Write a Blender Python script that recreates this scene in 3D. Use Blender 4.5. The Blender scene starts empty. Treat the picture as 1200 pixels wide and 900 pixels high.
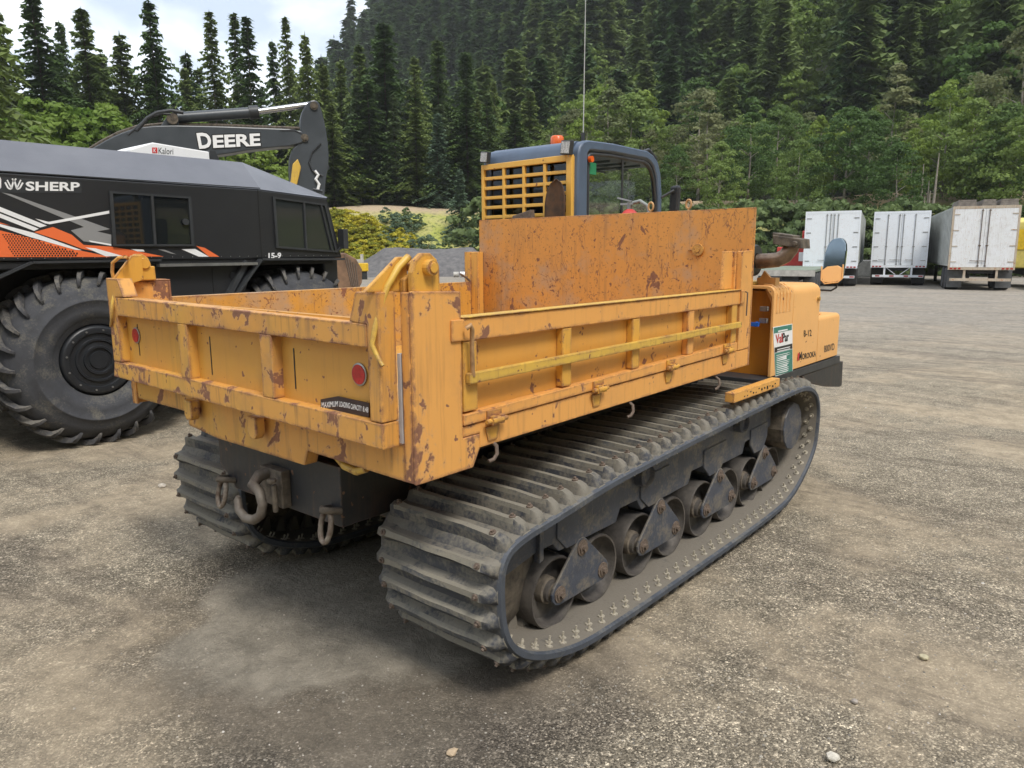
import bpy, bmesh, math, random
import numpy as np
from mathutils import Vector, Matrix
rnd = random.Random(7)
scene = bpy.context.scene
COL = scene.collection

# ------------------------------------------------------------------ camera, world, sun, exposure
CAM = Vector((-1.4536, -1.6305, 1.5604)); YAW, PITCH, ROLL, FPX = .7094, .1766, -.0054, 873.9
def cam_axes():
    y, p, r = YAW, PITCH, ROLL
    fw = Vector((math.cos(y)*math.cos(p), math.sin(y)*math.cos(p), -math.sin(p)))
    rt = Vector((math.sin(y), -math.cos(y), 0)); up = rt.cross(fw)
    return fw, rt*math.cos(r)+up*math.sin(r), up*math.cos(r)-rt*math.sin(r)
FW, RT, UP = cam_axes()
cd = bpy.data.cameras.new('camera'); cam = bpy.data.objects.new('camera', cd); COL.objects.link(cam)
cam.matrix_world = Matrix(((RT.x, UP.x, -FW.x, CAM.x), (RT.y, UP.y, -FW.y, CAM.y), (RT.z, UP.z, -FW.z, CAM.z), (0, 0, 0, 1)))
cd.sensor_width = 36; cd.lens = FPX/1200*36; cd.clip_start = .05; cd.clip_end = 4000
scene.camera = cam

SUN_EL, SUN_AZ = math.radians(56), math.radians(-112)     # azimuth of the sun, counter-clockwise from +x
w = bpy.data.worlds.new("World"); scene.world = w; w.use_nodes = True
nt = w.node_tree; nt.nodes.clear()
def N(nt, t, **k):
    n = nt.nodes.new(t)
    for a, b in k.items():
        if a in n.inputs: n.inputs[a].default_value = b
        else: setattr(n, a, b)
    return n
wo = N(nt, 'ShaderNodeOutputWorld'); bg = N(nt, 'ShaderNodeBackground'); bg.inputs['Strength'].default_value = .13
sky = N(nt, 'ShaderNodeTexSky', sky_type='NISHITA', sun_disc=False, sun_elevation=SUN_EL, sun_rotation=math.radians(90)-SUN_AZ, air_density=1.0)
tc = N(nt, 'ShaderNodeTexCoord'); mp = N(nt, 'ShaderNodeMapping'); mp.inputs['Scale'].default_value = (1, 1, 2.2)
nz = N(nt, 'ShaderNodeTexNoise'); nz.inputs['Scale'].default_value = 4.2; nz.inputs['Detail'].default_value = 5; nz.inputs['Distortion'].default_value = .3
cr = N(nt, 'ShaderNodeValToRGB'); cr.color_ramp.elements[0].position = .40; cr.color_ramp.elements[0].color = (2.5, 2.9, 3.5, 1)
cr.color_ramp.elements[1].position = .58; cr.color_ramp.elements[1].color = (5.7, 5.8, 5.95, 1)
mx = N(nt, 'ShaderNodeMix', data_type='RGBA'); mx.inputs[0].default_value = .88
L = nt.links.new
L(tc.outputs['Generated'], mp.inputs[0]); L(mp.outputs[0], nz.inputs['Vector']); L(nz.outputs['Fac'], cr.inputs[0])
L(sky.outputs[0], mx.inputs[6]); L(cr.outputs[0], mx.inputs[7]); L(mx.outputs[2], bg.inputs[0]); L(bg.outputs[0], wo.inputs[0])

sl = bpy.data.lights.new('sun', 'SUN'); sun = bpy.data.objects.new('sun', sl); COL.objects.link(sun)
sl.energy = 1.5; sl.angle = math.radians(16); sl.color = (1, .95, .87)
sd = Vector((math.cos(SUN_EL)*math.cos(SUN_AZ), math.cos(SUN_EL)*math.sin(SUN_AZ), math.sin(SUN_EL)))
sun.rotation_euler = sd.to_track_quat('Z', 'Y').to_euler(); sun.location = (0, 0, 30)
scene.view_settings.view_transform = 'Standard'; scene.view_settings.look = 'None'
scene.view_settings.exposure = 1.2; scene.view_settings.gamma = 1

# ------------------------------------------------------------------ measuring helpers (photo pixel -> point of a real plane)
def ray(px, py): return FW*FPX + RT*(px-600) - UP*(py-450)
def pl(px, py, ax, v):
    d = ray(px, py); i = 'xyz'.index(ax); return CAM + d*((v-CAM[i])/d[i])
def azi(px, py=294):
    d = ray(px, py); return math.atan2(d.y, d.x)
def tan_el(px, py):
    d = ray(px, py); return d.z/math.hypot(d.x, d.y)
def at(px, D):
    a = azi(px); return CAM.x+D*math.cos(a), CAM.y+D*math.sin(a)

# ------------------------------------------------------------------ object helpers
RL = {}
def thing(name, label, cat, base=(0, 0, 0), rotz=0, group=None, local=False):
    o = bpy.data.objects.new(name, None); COL.objects.link(o); o.location = base; o.rotation_euler = (0, 0, rotz)
    o.empty_display_size = .2
    o['label'] = label; o['category'] = cat
    if group: o['group'] = group
    RL[o] = Vector((0, 0, 0)) if local else Vector(base)
    return o
def tag(o, label, cat, group=None, kind=None):
    if label: o['label'] = label
    if cat: o['category'] = cat
    if group: o['group'] = group
    if kind: o['kind'] = kind
    return o
def link_mesh(name, me, mats, parent=None, loc=None):
    o = bpy.data.objects.new(name, me); COL.objects.link(o)
    for m in (mats if isinstance(mats, (list, tuple)) else [mats]): me.materials.append(m)
    if parent is not None: o.parent = parent
    if loc is not None: o.location = loc
    return o
class MB:
    def __init__(s): s.bm = bmesh.new()
    def faces(s, vs, fs, mi=0):
        v = [s.bm.verts.new(p) for p in vs]
        for f in fs:
            try: s.bm.faces.new([v[i] for i in f]).material_index = mi
            except ValueError: pass
        return s
    def box(s, x0, x1, y0, y1, z0, z1, mi=0):
        vs = [(x, y, z) for x in (x0, x1) for y in (y0, y1) for z in (z0, z1)]
        return s.faces(vs, [(0, 1, 3, 2), (4, 6, 7, 5), (0, 4, 5, 1), (2, 3, 7, 6), (0, 2, 6, 4), (1, 5, 7, 3)], mi)
    def obox(s, c, u, v, n, mi=0):           # centre + half-axis vectors
        c, u, v, n = map(Vector, (c, u, v, n))
        vs = [c+a*u+b*v+d*n for a in (-1, 1) for b in (-1, 1) for d in (-1, 1)]
        return s.faces(vs, [(0, 1, 3, 2), (4, 6, 7, 5), (0, 4, 5, 1), (2, 3, 7, 6), (0, 2, 6, 4), (1, 5, 7, 3)], mi)
    def prism(s, pts, ax, a, b, mi=0):       # polygon in the two other axes, extruded along ax from a to b
        def P(p, t):
            return {'x': (t, p[0], p[1]), 'y': (p[0], t, p[1]), 'z': (p[0], p[1], t)}[ax]
        n = len(pts)
        return s.faces([P(p, a) for p in pts]+[P(p, b) for p in pts],
                       [tuple(range(n)), tuple(range(2*n-1, n-1, -1))]+[(i, i+n, (i+1) % n+n, (i+1) % n) for i in range(n)], mi)
    def slab(s, pts, nvec, t, mi=0):         # 3D polygon extruded by nvec*t
        nv = Vector(nvec)*t; n = len(pts); pts = [Vector(p) for p in pts]
        return s.faces(pts+[p+nv for p in pts], [tuple(range(n)), tuple(range(2*n-1, n-1, -1))]+[(i, i+n, (i+1) % n+n, (i+1) % n) for i in range(n)], mi)
    def cyl(s, p, q, r, seg=12, r2=None, caps=True, mi=0, ring=None):
        p, q = Vector(p), Vector(q); r2 = r if r2 is None else r2; d = (q-p).normalized()
        a = d.orthogonal().normalized(); b = d.cross(a); vs = []
        for c, rr in ((p, r), (q, r2)):
            vs += [c+(a*math.cos(2*math.pi*i/seg)+b*math.sin(2*math.pi*i/seg))*rr for i in range(seg)]
        fs = [(i, (i+1) % seg, (i+1) % seg+seg, i+seg) for i in range(seg)]
        if caps: fs += [tuple(range(seg-1, -1, -1)), tuple(range(seg, 2*seg))]
        return s.faces(vs, fs, mi)
    def tube(s, path, r, seg=8, caps=True, closed=False, mi=0):
        P = [Vector(p) for p in path]; n = len(P); vs = []; a = None
        for i in range(n):
            d = (P[(i+1) % n]-P[i-1]) if closed else (P[min(i+1, n-1)]-P[max(i-1, 0)])
            d.normalize()
            a = d.orthogonal() if a is None else a-d*a.dot(d)
            a.normalize(); b = d.cross(a); rr = r[i] if isinstance(r, (list, tuple)) else r
            vs += [P[i]+(a*math.cos(2*math.pi*k/seg)+b*math.sin(2*math.pi*k/seg))*rr for k in range(seg)]
        fs = []
        for i in range(n if closed else n-1):
            j = (i+1) % n
            fs += [(i*seg+k, i*seg+(k+1) % seg, j*seg+(k+1) % seg, j*seg+k) for k in range(seg)]
        if caps and not closed: fs += [tuple(range(seg-1, -1, -1)), tuple(range((n-1)*seg, n*seg))]
        return s.faces(vs, fs, mi)
    def lathe(s, prof, c, ax, seg=24, mi=0, closed=False):   # prof: (radius, offset along ax)
        c, ax = Vector(c), Vector(ax).normalized(); a = ax.orthogonal().normalized(); b = ax.cross(a); vs = []
        if abs(ax.y) > .9: a = Vector((1, 0, 0)); b = ax.cross(a)
        for r, o in prof:
            vs += [c+ax*o+(a*math.cos(2*math.pi*k/seg)+b*math.sin(2*math.pi*k/seg))*max(r, 1e-4) for k in range(seg)]
        n = len(prof)
        fs = [(i*seg+k, i*seg+(k+1) % seg, ((i+1) % n)*seg+(k+1) % seg, ((i+1) % n)*seg+k) for i in range(n if closed else n-1) for k in range(seg)]
        return s.faces(vs, fs, mi)
    def build(s, name, mats, parent=None, bevel=0, smooth=False, kind=None, label=None, center=True):
        bm = s.bm
        bmesh.ops.recalc_face_normals(bm, faces=bm.faces)
        co = [v.co for v in bm.verts]
        c = Vector([(min(v[i] for v in co)+max(v[i] for v in co))/2 for i in range(3)]) if center else Vector((0, 0, 0))
        for v in bm.verts: v.co -= c
        me = bpy.data.meshes.new(name); bm.to_mesh(me); bm.free()
        base = RL.get(parent, Vector((0, 0, 0))) if parent is not None else Vector((0, 0, 0))
        o = link_mesh(name, me, mats, parent, c-base); RL[o] = c
        if smooth:
            for p in me.polygons: p.use_smooth = True
            if hasattr(me, 'set_sharp_from_angle'): me.set_sharp_from_angle(angle=math.radians(smooth if smooth is not True else 40))
        if bevel:
            b = o.modifiers.new('bevel', 'BEVEL'); b.width = bevel; b.segments = 2; b.limit_method = 'ANGLE'; b.angle_limit = math.radians(35)
        if kind: o['kind'] = kind
        if label: o['label'] = label
        return o
def copy_child(o, parent, loc=None, rot=None, mesh=None):
    c = o.copy()
    if mesh: c.data = mesh
    COL.objects.link(c); c.parent = parent
    if loc is not None: c.location = loc
    if rot is not None: c.rotation_euler = rot
    RL[c] = RL.get(parent, Vector((0, 0, 0)))+Vector(c.location)
    return c
def copy_tree(o, parent=None):
    c = o.copy(); COL.objects.link(c)
    if parent is not None: c.parent = parent
    for ch in list(o.children): copy_tree(ch, c)
    return c
def text(s, P, U, V, mat, parent, name='lettering', bold=.0, shear=0, sp=1.0):
    cu = bpy.data.curves.new('t', 'FONT'); cu.body = s; cu.offset = bold; cu.shear = shear; cu.space_character = sp; cu.resolution_u = 3
    to = bpy.data.objects.new('t', cu); COL.objects.link(to)
    me = bpy.data.meshes.new_from_object(to.evaluated_get(bpy.context.evaluated_depsgraph_get()))
    bpy.data.objects.remove(to)
    xs = [v.co.x for v in me.vertices]; ys = [v.co.y for v in me.vertices]
    x0, x1, y0, y1 = min(xs), max(xs), min(ys), max(ys); P, U, V = Vector(P), Vector(U), Vector(V)
    base = RL[parent]; c = P+U/2+V/2
    for v in me.vertices: v.co = P+U*((v.co.x-x0)/(x1-x0))+V*((v.co.y-y0)/(y1-y0))-c
    me.materials.clear()
    o = link_mesh(name, me, mat, parent, c-base); RL[o] = c
    return o
def smooth_poly(pts, it=2, closed=True):
    for _ in range(it):
        q = []; n = len(pts)
        for i in range(n if closed else n-1):
            a, b = pts[i], pts[(i+1) % n]
            q += [(a[0]*.75+b[0]*.25, a[1]*.75+b[1]*.25), (a[0]*.25+b[0]*.75, a[1]*.25+b[1]*.75)]
        pts = q
    return pts

# ------------------------------------------------------------------ materials
def mat(name, rough=.6, metal=0, color=(.5, .5, .5)):
    m = bpy.data.materials.new(name); m.use_nodes = True; b = m.node_tree.nodes['Principled BSDF']
    b.inputs['Base Color'].default_value = (*color, 1); b.inputs['Roughness'].default_value = rough; b.inputs['Metallic'].default_value = metal
    return m, m.node_tree, b
def noise(nt, vec, scale, detail=4, rough=.55, dist=0, mscale=None):
    n = N(nt, 'ShaderNodeTexNoise'); n.inputs['Scale'].default_value = scale; n.inputs['Detail'].default_value = detail
    n.inputs['Roughness'].default_value = rough; n.inputs['Distortion'].default_value = dist
    if mscale:
        m = N(nt, 'ShaderNodeMapping'); m.inputs['Scale'].default_value = mscale; nt.links.new(vec, m.inputs[0]); vec = m.outputs[0]
    nt.links.new(vec, n.inputs['Vector']); return n.outputs['Fac']
def ramp(nt, fac, stops):
    r = N(nt, 'ShaderNodeValToRGB'); e = r.color_ramp.elements
    while len(e) < len(stops): e.new(.5)
    for i, (p, c) in enumerate(stops):
        e[i].position = p; e[i].color = (c, c, c, 1) if isinstance(c, (int, float)) else (*c, 1)
    nt.links.new(fac, r.inputs[0]); return r.outputs[0]
def mixc(nt, f, a, b, mode='MIX'):
    m = N(nt, 'ShaderNodeMix', data_type='RGBA', blend_type=mode)
    for i, v in ((0, f), (6, a), (7, b)):
        if isinstance(v, (int, float)): m.inputs[i].default_value = v if i == 0 else (v, v, v, 1)
        elif isinstance(v, tuple): m.inputs[i].default_value = (*v, 1)
        else: nt.links.new(v, m.inputs[i])
    return m.outputs[2]
def mth(nt, op, a, b=None, clamp=False):
    m = N(nt, 'ShaderNodeMath', operation=op, use_clamp=clamp)
    for i, v in enumerate((a, b)):
        if v is None: continue
        if isinstance(v, (int, float)): m.inputs[i].default_value = v
        else: nt.links.new(v, m.inputs[i])
    return m.outputs[0]
def bump(nt, b, h, strength=.3, dist=.01):
    n = N(nt, 'ShaderNodeBump'); n.inputs['Strength'].default_value = strength; n.inputs['Distance'].default_value = dist
    nt.links.new(h, n.inputs['Height']); nt.links.new(n.outputs[0], b.inputs['Normal'])
def pos(nt): return N(nt, 'ShaderNodeNewGeometry').outputs['Position']
def objc(nt): return N(nt, 'ShaderNodeTexCoord').outputs['Object']
def edge_wear(nt, r=.012):
    bv = N(nt, 'ShaderNodeBevel', samples=4); bv.inputs['Radius'].default_value = r; g = N(nt, 'ShaderNodeNewGeometry')
    d = N(nt, 'ShaderNodeVectorMath', operation='DOT_PRODUCT'); nt.links.new(bv.outputs[0], d.inputs[0]); nt.links.new(g.outputs['Normal'], d.inputs[1])
    return mth(nt, 'SUBTRACT', 1, d.outputs['Value'])

def paint(name, c1, c2, chip=.66, wear=1.0, dirt=.5, scratch=0, rust=(.135, .062, .036), rough=.45, edge=True, streak=1, stain=0, yel=.0, bsc=8.5):
    m, nt, b = mat(name, rough); p = pos(nt)
    col = mixc(nt, noise(nt, p, 2.3, 3), c1, c2)
    # faded run marks
    st = ramp(nt, noise(nt, p, 1, 4, .6, 0, (38, 38, 2.2)), [(.52, 0), (.72, 1)])
    st = mth(nt, 'MULTIPLY', st, mth(nt, 'MULTIPLY', ramp(nt, noise(nt, p, 3), [(.35, 0), (.6, 1)]), .75*streak*dirt), True)
    col = mixc(nt, st, col, (.20, .105, .05))
    grime = ramp(nt, noise(nt, p, 5, 6, .65), [(.5, 0), (.8, 1)])
    col = mixc(nt, mth(nt, 'MULTIPLY', grime, .5*dirt), col, (.25, .16, .09))
    if yel: col = mixc(nt, mth(nt, 'MULTIPLY', ramp(nt, noise(nt, p, 1.7, 4), [(.47, 0), (.66, 1)]), yel), col, (.60, .40, .06))
    big = noise(nt, p, bsc, 9, .66, .5, (1, 1, .8)); fine = noise(nt, p, 38, 4, .6)
    v = mth(nt, 'ADD', mth(nt, 'MULTIPLY', big, .8), mth(nt, 'MULTIPLY', fine, .2))
    if edge:
        e = mth(nt, 'MULTIPLY', edge_wear(nt, .022), 1.5*wear)
        v = mth(nt, 'ADD', v, mth(nt, 'MULTIPLY', e, ramp(nt, noise(nt, p, 13, 6, .7), [(.40, 0), (.64, .9)])))
    chips = ramp(nt, v, [(chip-.008, 0), (chip+.006, 1)])
    sp = ramp(nt, noise(nt, p, 26, 2, .5), [(.705, 0), (.715, 1)])
    chips = mth(nt, 'MAXIMUM', chips, sp)
    if scratch:
        w1 = mth(nt, 'ABSOLUTE', mth(nt, 'SUBTRACT', noise(nt, p, 1, 3, .6, .5, (6, 14, 4)), .5))
        w2 = mth(nt, 'ABSOLUTE', mth(nt, 'SUBTRACT', noise(nt, p, 1, 2, .5, .8, (3, 9, 5)), .52))
        l = mth(nt, 'MAXIMUM', ramp(nt, w1, [(.003, 1), (.007, 0)]), ramp(nt, w2, [(.003, 1), (.007, 0)]))
        l = mth(nt, 'MULTIPLY', l, ramp(nt, noise(nt, p, 7, 3), [(.48, 0), (.56, 1)]))
        chips = mth(nt, 'MAXIMUM', chips, mth(nt, 'MULTIPLY', l, scratch))
        bare = mth(nt, 'MULTIPLY', ramp(nt, noise(nt, p, 3.2, 7, .66), [(.5, 0), (.66, 1)]), .8*scratch)
        col = mixc(nt, bare, col, (.36, .27, .2))
        dots = ramp(nt, noise(nt, p, 60, 3, .6), [(.6, 0), (.66, 1)])
        col = mixc(nt, mth(nt, 'MULTIPLY', dots, .7*scratch), col, (.16, .07, .03))
    rc = mixc(nt, noise(nt, p, 60, 3), rust, tuple(min(1, x*2.3) for x in rust))
    if stain:  # pale primer showing round the chips
        halo = ramp(nt, v, [(chip-.035, 0), (chip-.01, 1)])
        col = mixc(nt, mth(nt, 'MULTIPLY', halo, stain), col, (.5, .3, .16))
    col = mixc(nt, chips, col, rc)
    L = nt.links.new
    L(col, b.inputs['Base Color']); L(mth(nt, 'ADD', mth(nt, 'MULTIPLY', chips, .4), mth(nt, 'ADD', rough-.08, mth(nt, 'MULTIPLY', fine, .16)), True), b.inputs['Roughness'])
    bump(nt, b, mth(nt, 'SUBTRACT', mth(nt, 'MULTIPLY', noise(nt, p, 9, 3), .4), mth(nt, 'MULTIPLY', chips, .6)), .25, .004)
    return m
def rubber(name, dark=(.022, .023, .026), dust=(.19, .175, .135), amt=.5, up=.5, lowz=None, scale=6, rough=.8):
    m, nt, b = mat(name, rough); p = pos(nt); g = N(nt, 'ShaderNodeNewGeometry'); sx = N(nt, 'ShaderNodeSeparateXYZ'); nt.links.new(g.outputs['Normal'], sx.inputs[0])
    n = mth(nt, 'ADD', mth(nt, 'MULTIPLY', noise(nt, p, scale, 7, .65, .3), .7), mth(nt, 'MULTIPLY', noise(nt, p, 70, 3), .3))
    v = mth(nt, 'ADD', n, mth(nt, 'MULTIPLY', sx.outputs['Z'], .12*up))
    f = ramp(nt, v, [(.60-amt*.3, 0), (.74-amt*.3, 1)])
    nt.links.new(mixc(nt, mth(nt, 'MULTIPLY', f, .85), mixc(nt, noise(nt, p, 15, 3), dark, tuple(x*2.2 for x in dark)), mixc(nt, noise(nt, p, 120, 2), dust, tuple(x*.72 for x in dust))), b.inputs['Base Color'])
    bump(nt, b, mth(nt, 'ADD', n, mth(nt, 'MULTIPLY', noise(nt, p, 180, 2), .2)), .5, .008)
    return m
def plain(name, c, rough=.5, metal=0, var=.25, scale=8, bmp=.1, c2=None, coord=pos, detail=5):
    m, nt, b = mat(name, rough, metal); p = coord(nt)
    c2 = c2 or tuple(x*(1-var) for x in c); f = noise(nt, p, scale, detail, .6)
    nt.links.new(mixc(nt, ramp(nt, f, [(.35, 0), (.65, 1)]), c, c2), b.inputs['Base Color'])
    nt.links.new(mth(nt, 'ADD', rough-.1, mth(nt, 'MULTIPLY', f, .2), True), b.inputs['Roughness'])
    if bmp: bump(nt, b, noise(nt, p, scale*6, 3), bmp, .004)
    return m
def glass(name, c=(.02, .025, .03), alpha=.55, rough=.03):
    m = bpy.data.materials.new(name); m.use_nodes = True; nt = m.node_tree; nt.nodes.clear()
    o = N(nt, 'ShaderNodeOutputMaterial'); g = N(nt, 'ShaderNodeBsdfGlossy'); g.inputs['Roughness'].default_value = rough; g.inputs['Color'].default_value = (.9, .95, 1, 1)
    t = N(nt, 'ShaderNodeBsdfTransparent'); t.inputs[0].default_value = (*[1-alpha+x for x in c], 1)
    fr = N(nt, 'ShaderNodeLayerWeight'); fr.inputs[0].default_value = .5; mxs = N(nt, 'ShaderNodeMixShader')
    L = nt.links.new; L(mth(nt, 'ADD', mth(nt, 'MULTIPLY', mth(nt, 'POWER', fr.outputs['Facing'], 3.5), .6), .045), mxs.inputs[0]); L(t.outputs[0], mxs.inputs[1]); L(g.outputs[0], mxs.inputs[2]); L(mxs.outputs[0], o.inputs[0])
    return m
def leafmat(name, c1, c2, c3=None, bright=1.0):
    m, nt, b = mat(name, .6); oi = N(nt, 'ShaderNodeObjectInfo').outputs['Random']; p = pos(nt)
    f = mth(nt, 'ADD', mth(nt, 'MULTIPLY', oi, .5), mth(nt, 'MULTIPLY', noise(nt, p, .22, 5, .75), .5))
    col = mixc(nt, ramp(nt, f, [(.36, 0), (.6, 1)]), c1, c2)
    if c3: col = mixc(nt, ramp(nt, noise(nt, p, .06, 2), [(.5, 0), (.66, 1)]), col, c3)
    col = mixc(nt, mth(nt, 'MULTIPLY', noise(nt, p, 6, 2), .45), col, tuple(x*.45 for x in c1))
    L = nt.links.new; L(col, b.inputs['Base Color'])
    b.inputs['Specular IOR Level'].default_value = .25
    tr = N(nt, 'ShaderNodeBsdfTranslucent'); L(col, tr.inputs[0]); ms = N(nt, 'ShaderNodeMixShader'); ms.inputs[0].default_value = .4
    L(b.outputs[0], ms.inputs[1]); L(tr.outputs[0], ms.inputs[2]); L(ms.outputs[0], nt.nodes['Material Output'].inputs[0])
    return m

ORA, ORB = (.70, .37, .085), (.66, .32, .065)
M_OR = paint('orange_paint', ORA, ORB, .645, 1.0, .6, stain=.4)
M_OR_POST = paint('orange_paint_chipped', (.72, .365, .10), (.69, .325, .08), .552, 1.4, .6, stain=.4, bsc=5)
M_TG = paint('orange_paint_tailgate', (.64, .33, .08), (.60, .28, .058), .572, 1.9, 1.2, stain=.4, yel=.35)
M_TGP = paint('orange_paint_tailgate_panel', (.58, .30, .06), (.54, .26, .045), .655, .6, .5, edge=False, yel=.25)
M_SIDE = paint('orange_paint_side', (.73, .365, .10), (.70, .325, .08), .61, 1.0, .6, stain=.3)
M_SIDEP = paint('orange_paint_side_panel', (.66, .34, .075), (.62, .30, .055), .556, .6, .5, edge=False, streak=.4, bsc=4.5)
M_BED = paint('scratched_orange_paint', (.60, .32, .06), (.54, .26, .045), .60, 1.2, .9, scratch=1.0, rough=.55)
M_HEAD = paint('orange_headboard_paint', (.62, .295, .07), (.58, .25, .05), .61, 1.0, .8, scratch=.9, rough=.5)
M_YEL = paint('old_yellow_paint', (.62, .42, .075), (.60, .36, .06), .63, 1.2, .8)
M_YOR = paint('yellow_orange_paint', (.66, .37, .06), (.62, .31, .05), .62, 1.2, .8)
M_ENG = paint('engine_cover_orange', (.77, .42, .15), (.75, .39, .13), .75, .35, .25, streak=.6)
M_ENGD = paint('engine_bay_orange', (.66, .27, .03), (.6, .23, .025), .72, .5, .6)
M_GRILL = paint('grille_yellow', (.76, .45, .09), (.72, .40, .07), .75, .5, .2)
M_BLK = paint('worn_black_paint', (.028, .030, .034), (.020, .021, .024), .70, 1.0, .35, rust=(.10, .06, .04), rough=.5)
M_UC = rubber('dusty_black_undercarriage', (.034, .039, .052), (.20, .175, .14), .40, 1.0, scale=9, rough=.5)
M_RUST = plain('rusty_dusty_steel', (.17, .14, .105), .75, .1, .5, 20, .4, c2=(.06, .05, .042))
M_RIM = plain('worn_wheel_steel', (.125, .112, .098), .55, .2, .5, 18, .3, c2=(.07, .062, .058))
M_STEEL = plain('bare_steel', (.42, .42, .42), .35, .8, .3, 14, .1)
M_BOLT = plain('rusty_bolt', (.18, .135, .105), .8, .1, .4, 60, .3)
M_TRACK = rubber('track_rubber', (.035, .036, .04), (.20, .182, .145), .50, .8, scale=6)
M_TRIN = rubber('track_rubber_inside', (.06, .056, .05), (.20, .175, .14), .95, .2, scale=9)
M_LIP = rubber('track_rubber_edge', (.035, .040, .050), (.17, .165, .15), .22, .5, scale=8, rough=.65)
M_LUG = rubber('track_lug_rubber', (.05, .052, .056), (.27, .245, .19), .70, 1.0, scale=6)
M_LUGD = rubber('track_lug_side_rubber', (.028, .03, .036), (.22, .20, .16), .55, .8, scale=8)
M_TYRE = rubber('tyre_rubber', (.028, .029, .033), (.15, .14, .115), .30, .2, scale=5)
M_TYREL = rubber('tyre_lug_rubber', (.03, .03, .033), (.17, .155, .13), .38, .6, scale=9)
M_HUB = plain('black_hub_plastic', (.018, .02, .024), .4, 0, .3, 10, .1)
M_CABBLUE = plain('slate_blue_cab_paint', (.085, .125, .19), .42, 0, .2, 5, .05, c2=(.075, .105, .16))
M_CHAR = plain('charcoal_cab_trim', (.035, .038, .042), .5)
M_GLASS = glass('cab_glass', (.0, .01, .0), .12)
M_GLASSD = glass('tinted_glass', (.0, .0, .0), .78)
M_SHROOF = plain('dark_grey_roof_paint', (.125, .13, .15), .33, 0, .12, 3, .03, c2=(.105, .11, .13))
M_SHBODY = plain('matt_black_wrap', (.022, .023, .026), .38, 0, .25, 2, .04)
M_SHDARK = plain('black_underbody', (.012, .012, .013), .7)
M_WHITE = plain('white_print', (.8, .8, .8), .5, 0, .04, 5, 0)
M_ORPR = plain('orange_print', (.80, .16, .045), .45, 0, .06, 5, 0)
M_GRPR = plain('grey_print', (.26, .26, .26), .45, 0, .08, 5, 0)
M_BLKPR = plain('black_print', (.015, .015, .015), .5, 0, .1, 5, 0)
M_REDPR = plain('red_print', (.6, .04, .04), .5, 0, .1, 5, 0)
M_TEAL = plain('teal_print', (.045, .22, .17), .5, 0, .2, 30, 0)
M_PLATE = plain('dark_brown_plate', (.035, .018, .018), .5, 0, .3, 20, 0)
M_REFL = plain('red_reflector', (.45, .02, .02), .3, 0, .3, 60, 0)
M_AMBER = plain('amber_beacon', (.75, .13, .02), .25, 0, .2, 10, 0)
M_EXGREY = plain('excavator_black', (.045, .052, .06), .38, 0, .25, 2, .05, c2=(.06, .068, .078))
M_CHROME = plain('chrome_rod', (.6, .6, .6), .2, .9, .1, 5, 0)
M_TRWHITE = paint('trailer_white', (.82, .85, .89), (.76, .80, .85), .72, .6, .2, rust=(.3, .15, .08), rough=.45, edge=False)
M_TROLD = paint('old_trailer_white', (.80, .82, .86), (.70, .71, .70), .66, .6, .6, rust=(.33, .18, .1), rough=.55, edge=False)
M_TRSIDE = plain('trailer_side_aluminium', (.50, .52, .50), .5, .2, .25, 1.5, .05)
M_TRRUST = paint('rust_streaked_frame', (.55, .50, .42), (.42, .32, .22), .6, .6, 1, rust=(.25, .11, .05), rough=.6, edge=False)
M_DARK = plain('dark_chassis', (.02, .02, .02), .7)
M_MUD = plain('mud_flap', (.12, .125, .13), .7, 0, .3, 4, .05)
M_WOOD = plain('weathered_planks', (.25, .22, .19), .85, 0, .4, 6, .3)
M_YTRK = plain('truck_yellow', (.70, .58, .16), .5, 0, .3, 3, .05)
M_GREEN = plain('grey_green_deck', (.22, .26, .20), .8, 0, .3, 3, .1)
M_RED = plain('red_machine_paint', (.55, .05, .04), .5)
M_CONC = plain('pale_concrete', (.5, .48, .44), .8, 0, .3, 5, .2)
M_MIR = plain('mirror_glass', (.22, .27, .30), .06, 1, .1, 3, 0)

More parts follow.
